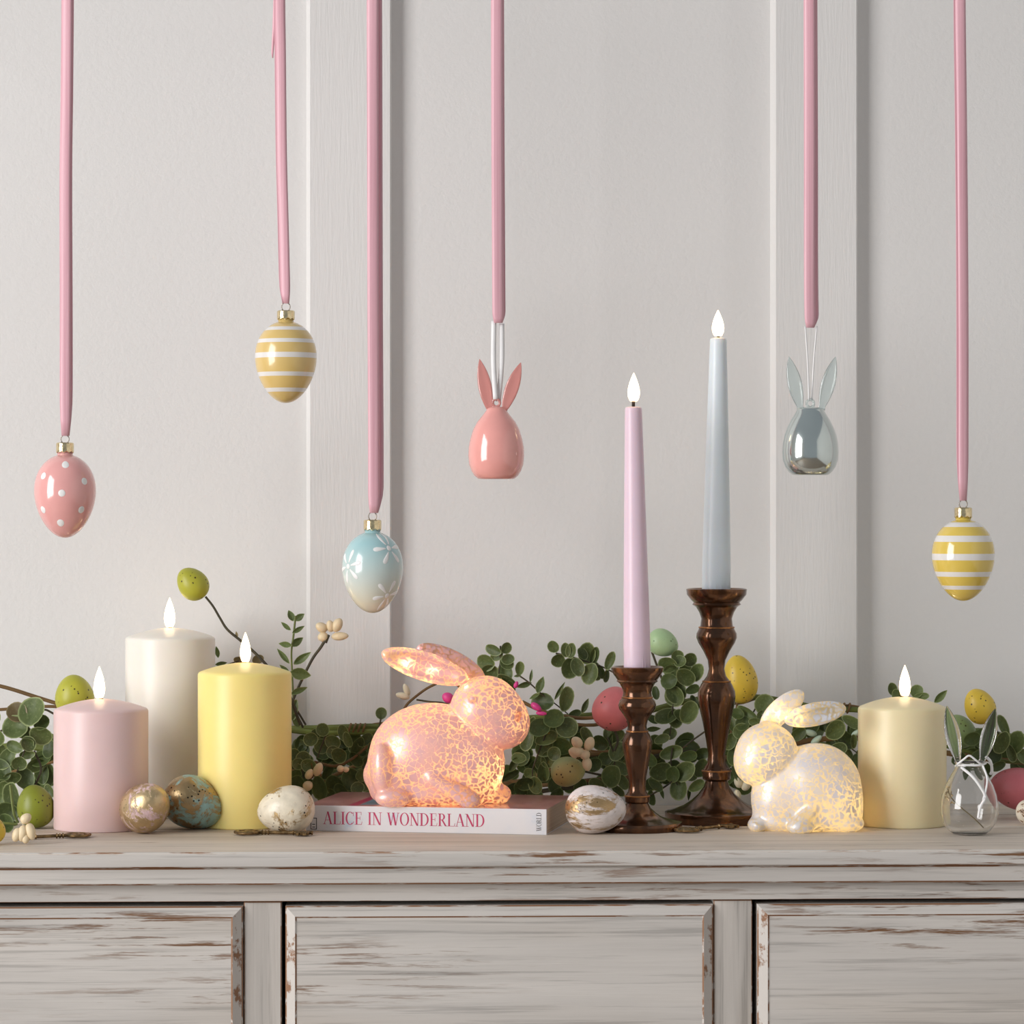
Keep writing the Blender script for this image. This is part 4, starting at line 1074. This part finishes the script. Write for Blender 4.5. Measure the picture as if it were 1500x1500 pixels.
M_lime2 = speckle('olive_speckled', srgb(132, 140, 40))
yb_ = 2.52; g_egg(52, 1181, 27.5, 32, 100, yb_, M_lime2, 'olive green speckled egg')
g_egg(-12, 1216, 20, 20.5, 90, 2.395, M_yel, 'yellow egg')
g_egg(899, 1038, 31, 33, 75, 2.61, M_pnk, 'pink speckled egg')
g_egg(832, 1130, 22, 25.5, 10, 2.60, speckle('sage_speckled', srgb(150, 164, 112), tint=srgb(182, 172, 112)), 'sage and tan speckled egg')
g_egg(971, 942, 20, 23.5, -25, 2.64, speckle('mint_speckled', srgb(176, 206, 156), srgb(120, 150, 100)), 'mint green speckled egg')
g_egg(1084, 995, 25.5, 36, 100, 2.64, M_yel, 'yellow speckled egg')
g_egg(1435, 1034.5, 22.5, 27, 115, 2.62, M_yel, 'yellow speckled egg')
g_egg(1406, 1071, 22, 26, 120, 2.64, speckle('leaf_green_speckled', srgb(136, 158, 104)), 'pale green egg')
g_egg(1490, 1155, 31, 41, 170, 2.60, speckle('rose_speckled', srgb(200, 108, 116)), 'large pink speckled egg')
vine([(301, 874), (312, 888), (322, 905), (333, 922), (352, 938), (372, 955), (392, 976), (420, 1010), (440, 1062)], 1.7, M_vined, 2.61, 2.4, 'twig')
for x, y, w_, l_, a_ in ((347, 930, 2, 5, 100), (357, 935, 2, 4, 80)): leaf(x, y, w_, l_, a_, 2.61, 'pointb')
vine([(52, 1150), (60, 1125), (50, 1100)], 1.6, M_vined, 2.55, name='twig'); vine([(109, 1050), (110, 1080), (100, 1096)], 1.8, M_vine, 2.62, name='twig')
vine([(900, 1068), (905, 1085), (900, 1100)], 1.8, M_vined, 2.62, name='twig'); vine([(955, 955), (966, 985), (975, 1008), (985, 1030)], 1.7, M_vined, 2.645, name='twig')
vine([(1080, 1028), (1078, 1045), (1070, 1080), (1072, 1110)], 1.9, M_vine, 2.655, name='twig'); vine([(1444, 1060), (1450, 1080), (1455, 1100)], 1.7, M_vined, 2.63, name='twig')
vine([(1408, 1095), (1412, 1106)], 1.7, M_vined, 2.64, name='twig'); vine([(856, 1130), (880, 1135), (905, 1138)], 1.7, M_vined, 2.63, name='twig'); vine([(-2, 1205), (12, 1206), (26, 1206), (20, 1190), (15, 1150)], 2.0, M_vineg, 2.43, name='twig')

# berries and buds
M_berry = plain('cream_berry', srgb(226, 206, 170), .45, var=.10, vs=120); M_budp = plain('magenta_bud', srgb(208, 60, 134), .45); M_budw = plain('ivory_bud', srgb(226, 218, 192), .5); M_budg = plain('pale_mint_bud', srgb(176, 196, 178), .5)
def berry(x, y, a_, b_, ang, Yc, mat=None, nm='berry'):
    s = Yc / F * 1.12; bm = bmesh.new()
    lathe(bm, egg_prof(a_ * s, b_ * s, .1, 10), 16, cap=False); t = math.radians(ang)
    d = Vector((math.cos(t), random.uniform(-.4, .1), math.sin(t))).normalized(); bm.transform(d.to_track_quat('Z', 'Y').to_matrix().to_4x4())
    from_bm(nm, bm, mat or M_berry, gar, P(x, y, Yc) - G0, angle=0)
for q in ((471, 919, 6.5, 8.5, 150), (484, 917, 5.5, 8, 100), (494, 915.5, 7, 10, 60), (473, 933, 6.5, 7, 190), (498, 932, 5.5, 11.5, 4)): berry(*q, 2.63)
for q in ((453, 1134, 5, 7.5, 60), (466, 1127, 6, 10, 65), (451, 1151, 6.5, 6.8, 40), (499, 1126, 4.5, 5, 0), (507, 1127, 4, 4, 0)): berry(*q, 2.60)
for q in ((845, 1087.5, 7, 8.5, 130), (863.5, 1089.5, 6.8, 9.5, 70), (845, 1101, 7, 10.5, 170), (857, 1105.5, 6.8, 7, 60), (860, 1119.5, 6.5, 9, 280), (839, 1104, 4, 8, 130)): berry(*q, 2.585)
for q in ((38, 1199, 6.5, 8, 40), (24.5, 1223, 6.3, 9.5, 250), (33, 1221, 6.5, 11, 260), (45, 1218, 6.5, 11.5, 285), (37.5, 1228, 5.5, 7, 275)): berry(*q, 2.395)
for q in ((590, 1019.5, 4.5, 9.5, 165), (595.5, 1010.5, 4.2, 9, 110)): berry(*q, 2.64, M_budw, 'bud')
for q in ((656, 1022, 7, 8, 150), (785.5, 1035.5, 4.5, 8.5, -35), (793, 1045, 3, 7.5, -5), (756, 1003, 3, 5, 70)): berry(*q, 2.615, M_budp, 'bud')
for q in ((1187, 1073.5, 4.2, 9.5, 165), (1196, 1084, 4.2, 9, 40), (1254, 1074, 3.6, 7, 35)): berry(*q, 2.61, M_budg, 'bud')
for q in ((1082, 1146, 6, 8, 120), (1093, 1150, 6, 8, 60), (1080, 1164, 5, 7, 100)): berry(*q, 2.64, M_budw, 'berry')
vine([(444, 1066), (432, 1040), (430, 1024), (455, 970), (470, 948), (480, 931)], 1.7, M_vined, 2.63, 2.3, 'twig'); vine([(476, 941), (482, 930)], 3.3, M_vined, 2.629, 1.8, 'twig')
vine([(428, 1030), (436, 1042), (448, 1062)], 1.6, M_vined, 2.63, name='twig')
vine([(592, 1038), (600, 1028), (620, 1012), (636, 1003), (655, 997), (675, 1010), (690, 1060)], 2.0, M_vine, 2.64, name='twig')
vine([(610, 1025), (630, 1028), (650, 1030), (680, 1040)], 1.4, M_vined, 2.63, name='twig')
vine([(452, 1142), (459, 1136), (456, 1118)], 1.2, M_vine, 2.605, name='twig'); vine([(852, 1096), (870, 1100), (890, 1101)], 1.3, M_vine, 2.60, name='twig')
vine([(26, 1207), (32, 1206), (38, 1216), (41, 1226)], 1.1, M_budw, 2.405, name='twig')

# leafy sprigs, each leaf at its own place:  x, y, half width, half length, tip direction, (kind)
def sprig(stem, leaves, Yc, mat=M_vined, r=1.3, r1=.9, jit=.006):
    if stem: vine(stem, r, mat, Yc, r1, 'twig')
    for q in leaves:
        kind = q[5] if len(q) > 5 else 'round'
        kw = {}
        if kind.startswith('point'): kw = dict(tilt=random.uniform(-.25, .25), turn=random.uniform(-.35, .35))
        leaf(q[0], q[1], q[2], q[3], q[4], Yc + random.uniform(-jit, jit), kind, **kw)
sprig([(44, 1068), (40, 1090), (30, 1115), (20, 1150), (14, 1185)], [(48, 1043, 18, 19, 80), (25, 1044, 13, 14, 130, 'roundb'), (22, 1066, 15, 17, 170), (34.5, 1072, 10, 9, 240), (60, 1076, 13, 15, -30),
      (61, 1059, 10, 11, 40, 'roundd'), (40, 1088, 8, 9, 200), (22, 1094, 8, 12, 160), (41, 1090, 9, 11, 300), (40, 1105, 6, 11, 10), (28, 1118, 10, 9.5, 250), (10, 1112, 10, 16, 240), (18, 1138, 8, 11.5, 180),
      (36, 1141, 12, 15, 300, 'roundd'), (6, 1160, 13, 17, 240), (19, 1166, 13, 19, 265), (10, 1190, 15, 16, 200, 'roundd'), (21, 1193, 8, 10, 60), (1, 1098, 7, 8, 90), (1, 1128, 12, 16, 130, 'roundd'), (-8, 1080, 14, 14, 150), (-12, 1050, 13, 14, 100)], 2.54)
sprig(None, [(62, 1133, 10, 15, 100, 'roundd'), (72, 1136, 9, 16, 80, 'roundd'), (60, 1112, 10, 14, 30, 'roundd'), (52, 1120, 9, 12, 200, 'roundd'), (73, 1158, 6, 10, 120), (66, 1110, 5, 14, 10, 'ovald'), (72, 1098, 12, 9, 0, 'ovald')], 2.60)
sprig(None, [(8, 1206, 9, 13, 290, 'roundd'), (18, 1206, 4, 11, 0, 'point')], 2.44)
sprig([(433, 902), (430, 930), (427, 955), (428, 985), (430, 1030)], [(426, 902, 4.5, 8, 115, 'point'), (439, 904, 4.5, 8, 35, 'point'), (419, 917, 3, 8.5, 140, 'point'), (437, 922, 3.2, 9.5, 30, 'point'), (418, 944, 4, 9, 172, 'point'), (435, 940, 5, 10, 35, 'point'),
      (415, 961, 3.5, 13, 130, 'point'), (443, 964, 5, 14.5, 35, 'point'), (417, 980, 3, 9, 140, 'point'), (440, 987, 8, 14, -10, 'point'), (438, 1012, 4, 12, 22, 'point'), (431, 1040, 5, 14, 260, 'oval'), (434, 1055, 5, 10, 290, 'ovald')], 2.63, M_vineg, 1.6, 1.2)
sprig([(318, 985), (330, 975), (350, 968)], [(318, 955, 3, 8, 100, 'point'), (324, 972, 3, 8, 10, 'point'), (352, 967, 5, 9, 170, 'roundb'), (378, 966, 6, 8, 20, 'roundb')], 2.655)
sprig([(480, 1070), (472, 1090), (465, 1110)], [(473, 1069, 9, 9, 80), (455, 1083, 9, 10, 190), (470, 1093, 10, 10, 240), (487, 1087, 9, 11, 330), (502, 1074, 7, 12, 110, 'oval'), (510, 1083, 6, 11, 290, 'oval'), (497, 1106, 11, 10, 200), (488, 1103, 9, 9, 190), (462, 1075, 7, 7, 120), (523, 1092, 7, 14, 60, 'ovald'), (535, 1084, 7, 12, 40, 'ovald'), (522, 1112, 8, 12, 320, 'ovald')], 2.625)
sprig([(440, 1112), (445, 1140)], [(431, 1106, 8, 9, 120), (444, 1111, 9, 10, 30), (437, 1119, 8, 8, 250), (452, 1122, 9, 11, 330), (433, 1133, 7, 7.5, 230), (447, 1134, 9, 10, 280, 'roundd'), (432, 1150, 12, 15, 250, 'roundd'), (468, 1153, 10, 17, 280, 'ovald'), (446, 1162, 11, 12, 260, 'roundd')], 2.61)
sprig(None, [(490, 1150, 12, 15, 110, 'roundd'), (512, 1142, 13, 15, 70, 'roundd'), (530, 1135, 8, 9, 30), (533, 1150, 9, 9, 300), (524, 1155, 8, 9, 220), (540, 1120, 10, 13, 80, 'roundd'), (480, 1130, 6, 13, 60, 'ovald'), (500, 1160, 9, 13, 300, 'ovald'), (545, 1100, 8, 13, 80, 'ovald'), (478, 1165, 9, 13, 200, 'ovald')], 2.635)
sprig([(558, 1052), (555, 1068)], [(558.5, 1045, 7.5, 8, 90)], 2.65)
sprig([(733, 946), (733, 968), (731, 990), (738, 1020)], [(741, 949, 7, 8, 50), (723, 952, 7, 11, 160), (728, 960, 7, 9, 210), (712, 970, 11, 12, 170), (742, 972, 8, 10, 330), (744, 966, 7, 9, 10), (717, 985, 12, 12, 210), (740, 985, 10, 12, 300), (742, 998, 9, 15, 320, 'oval'), (726, 1004, 8, 12, 240), (748, 1006, 5, 9, 290, 'ovald')], 2.645)
sprig([(758, 988), (775, 1000), (795, 1018), (812, 1030), (832, 1046)], [(761, 979, 6, 9.5, 85, 'oval'), (758, 990, 2, 5, 190, 'point'), (778, 990, 2.2, 9, 82, 'point'), (767, 1003, 4, 11, 195, 'point'), (792, 1003.5, 5.5, 12, 70, 'point'), (783, 1020, 2.5, 8, 210, 'point'), (820, 1012, 2.8, 14, 60, 'point'), (795, 1029, 12, 15, 180, 'roundd'), (828, 1024, 9.5, 17, 78, 'oval'), (857, 1034, 4, 11, 65, 'point'), (842, 1046, 5, 9, 20, 'ovald')], 2.635)
sprig([(814, 957), (840, 963), (862, 970), (885, 978), (905, 990), (925, 1010)], [(811, 947, 7.5, 8.5, 110), (817, 967, 9, 9.5, 230), (829, 952, 6.5, 10, 95), (837, 953, 7, 10.5, 75), (834, 979, 12, 14, 250), (846, 977, 9, 13, 290), (861, 957, 11.5, 15, 80), (871, 961, 6, 13, 75, 'ovald'), (853, 958, 6, 9, 120), (865, 987, 10.5, 15, 250), (873, 983, 7, 13, 280, 'oval'), (880, 984, 5, 10, 290, 'ovald'), (894, 968, 6, 13.5, 68, 'oval'), (888, 990, 4, 9, 260, 'ovald')], 2.64, M_vined, 1.5)
sprig([(812, 1052), (800, 1075), (790, 1100), (780, 1130), (785, 1160)], [(790, 1066, 12, 15, 200, 'roundd'), (811, 1053, 12, 14, 20, 'roundd'), (830, 1067, 14, 14.5, 330), (800, 1081, 9, 16, 20, 'oval'), (797, 1095, 12, 13, 220), (824, 1092, 12, 13, 300, 'roundd'), (772, 1083, 9, 16, 260, 'oval'), (780, 1064, 6, 14, 260, 'oval'), (812, 1104, 9, 9.5, 60), (803, 1112, 10, 12, 260), (760, 1111, 7, 10, 180, 'oval'), (792, 1116, 10, 8, 160), (796, 1130, 8, 14, 270, 'oval'), (777, 1134, 9.5, 8, 30), (769, 1147, 9, 12, 200, 'roundd'), (785, 1150, 9, 12, 290), (762, 1158, 8, 12, 130, 'ovald'), (782, 1165, 8, 13, 340, 'oval'), (750, 1155, 8, 11, 220, 'roundd'), (745, 1136, 5, 15, 25, 'ovald'), (752, 1120, 5, 11, 60, 'ovald')], 2.62)
sprig([(890, 1080), (900, 1110), (898, 1140)], [(860, 1079, 7, 14, 120, 'oval'), (880, 1088, 10, 11, 160, 'roundd'), (892, 1080, 6, 13, 100, 'oval'), (903, 1078, 8, 12, 40), (905, 1101, 10, 14, 60), (887, 1111, 9, 10, 200, 'roundd'), (897, 1137, 13, 15, 240), (908, 1126, 8, 13, 330), (912, 1145, 7, 12, 300), (875, 1149, 9, 12, 150), (905, 1158, 5, 11, 320, 'oval'), (830, 1105, 9, 11, 30, 'roundd'), (850, 1150, 8, 10, 240, 'roundd'), (812, 1150, 9, 11, 260, 'roundd'), (815, 1163, 8, 10, 240, 'roundd'), (870, 1120, 9, 11, 30, 'roundd')], 2.625)
sprig([(997, 962), (992, 985), (990, 1010), (985, 1040), (982, 1072), (978, 1085)], [(978, 973, 11, 13, 150), (992, 961, 8.5, 8, 100), (1010, 966, 9, 10, 30), (996, 969, 8, 8, 60), (983, 982, 9, 10, 200), (1004, 981, 9.5, 8.5, 330), (1004, 991, 11, 14, 320), (980, 998, 10, 11, 200, 'roundd'), (1021, 985, 9, 13, 60), (990, 1014, 14, 16, 90), (989, 1020, 12.5, 14, 270), (976, 1050, 10, 17, 200, 'oval'), (988, 1053, 10, 13, 280), (1008, 1043, 12, 16, 60), (1000, 1050, 8, 14, 330, 'oval'), (982, 1075, 9.5, 8, 270, 'oval'), (956, 1054, 5, 9, 330, 'ovald'), (957, 1068, 3.5, 10, 5, 'pointd'), (970, 1083, 6, 11, 20, 'oval'), (961, 1015, 5, 9, 280, 'ovald'), (1014, 1010, 6, 10, 20, 'ovald'), (1017, 1030, 5, 11, 290, 'ovald')], 2.635)
sprig([(985, 1095), (983, 1120), (992, 1150)], [(983, 1102, 9, 16, 20, 'oval'), (968, 1129, 13, 15, 220), (1003, 1130, 12, 16, 40), (986, 1134, 9, 11, 260, 'roundd'), (995, 1155, 11, 16, 270, 'oval'), (960, 1150, 6, 12, 320, 'ovald'), (970, 1162, 2.5, 8, 285, 'pointd'), (1020, 1151, 7, 12, 30, 'oval'), (1009, 1163, 2.5, 9, 265, 'pointd'), (1026, 1125, 9, 13, 60, 'roundd'), (1028, 1104, 8, 11, 30, 'roundd'), (951, 1112, 8, 12, 140, 'roundd'), (1008, 1108, 7, 12, 10, 'ovald'), (955, 1168, 5, 11, 280, 'ovald')], 2.63)
sprig([(1115, 1024), (1100, 1050), (1085, 1085), (1075, 1120)], [(1120, 1032, 13, 14, 60), (1116, 1050, 8, 9, 250), (1095, 1043, 6, 15, 150, 'oval'), (1088, 1060, 9, 11, 230, 'roundd'), (1086, 1072, 11, 12, 200), (1100, 1068, 10, 11, 300, 'roundd'), (1069, 1086, 8, 12, 250), (1073, 1062, 6, 12, 110, 'oval'), (1076, 1108, 9, 13, 260, 'roundd'), (1086, 1098, 9, 12, 300, 'roundd'), (1079, 1130, 7, 13, 280), (1069, 1140, 6, 11, 230, 'roundd'), (1090, 1128, 8, 11, 320, 'roundd'), (1107, 1058, 6, 10, 350, 'oval'), (1080, 1046, 7, 9, 160, 'roundd')], 2.635)
sprig([(1215, 1040), (1222, 1070), (1240, 1090), (1258, 1105)], [(1223, 1069, 12, 15, 40), (1207, 1060, 9, 13, 160, 'roundd'), (1247, 1058, 7, 15, 330, 'oval'), (1186, 1065, 10, 13, 190, 'roundd'), (1238, 1085, 10, 14, 320, 'roundd'), (1205, 1093, 6, 13, 175, 'oval'), (1227, 1098, 8, 13, 15, 'oval'), (1241, 1101, 6, 12, 300, 'oval'), (1250, 1086, 4.5, 10, 95, 'oval'), (1263, 1106, 8, 8.5, 340), (1253, 1116, 7, 11, 250, 'roundd'), (1256, 1131, 6, 10, 270, 'roundd'), (1196, 1050, 8, 12, 200, 'roundd'), (1233, 1112, 8, 10, 260, 'roundd'), (1170, 1075, 8, 11, 220, 'roundd')], 2.615)
sprig([(1310, 1022), (1330, 1045)], [(1307, 1009, 6.5, 9, 110), (1313, 1018, 8, 6, 180, 'oval'), (1343, 1013, 8, 9, 60), (1349, 1021, 5, 11, 10, 'oval'), (1378, 1020, 5, 12, 45, 'point'), (1362, 1040, 10, 12, 30)], 2.65)
sprig([(1455, 1062), (1470, 1085), (1490, 1110)], [(1469, 1064, 6.5, 17, 115, 'oval'), (1467, 1087, 10, 16, 250), (1489, 1087, 11, 16, 70), (1441, 1084, 14, 16, 150, 'roundd'), (1424, 1082, 9, 12, 200, 'roundd'), (1481, 1103, 6, 13, 290, 'oval'), (1456, 1107, 10, 11, 240, 'roundd'), (1508, 1080, 11, 15, 60), (1500, 1108, 9, 12, 320), (1432, 1110, 8, 12, 220, 'roundd'), (1413, 1128, 8, 14, 265, 'pointd'), (1443, 1128, 9, 12, 300, 'roundd'), (1404, 1112, 9, 11, 200, 'roundd'), (1462, 1122, 6, 11, 200, 'ovald')], 2.625)
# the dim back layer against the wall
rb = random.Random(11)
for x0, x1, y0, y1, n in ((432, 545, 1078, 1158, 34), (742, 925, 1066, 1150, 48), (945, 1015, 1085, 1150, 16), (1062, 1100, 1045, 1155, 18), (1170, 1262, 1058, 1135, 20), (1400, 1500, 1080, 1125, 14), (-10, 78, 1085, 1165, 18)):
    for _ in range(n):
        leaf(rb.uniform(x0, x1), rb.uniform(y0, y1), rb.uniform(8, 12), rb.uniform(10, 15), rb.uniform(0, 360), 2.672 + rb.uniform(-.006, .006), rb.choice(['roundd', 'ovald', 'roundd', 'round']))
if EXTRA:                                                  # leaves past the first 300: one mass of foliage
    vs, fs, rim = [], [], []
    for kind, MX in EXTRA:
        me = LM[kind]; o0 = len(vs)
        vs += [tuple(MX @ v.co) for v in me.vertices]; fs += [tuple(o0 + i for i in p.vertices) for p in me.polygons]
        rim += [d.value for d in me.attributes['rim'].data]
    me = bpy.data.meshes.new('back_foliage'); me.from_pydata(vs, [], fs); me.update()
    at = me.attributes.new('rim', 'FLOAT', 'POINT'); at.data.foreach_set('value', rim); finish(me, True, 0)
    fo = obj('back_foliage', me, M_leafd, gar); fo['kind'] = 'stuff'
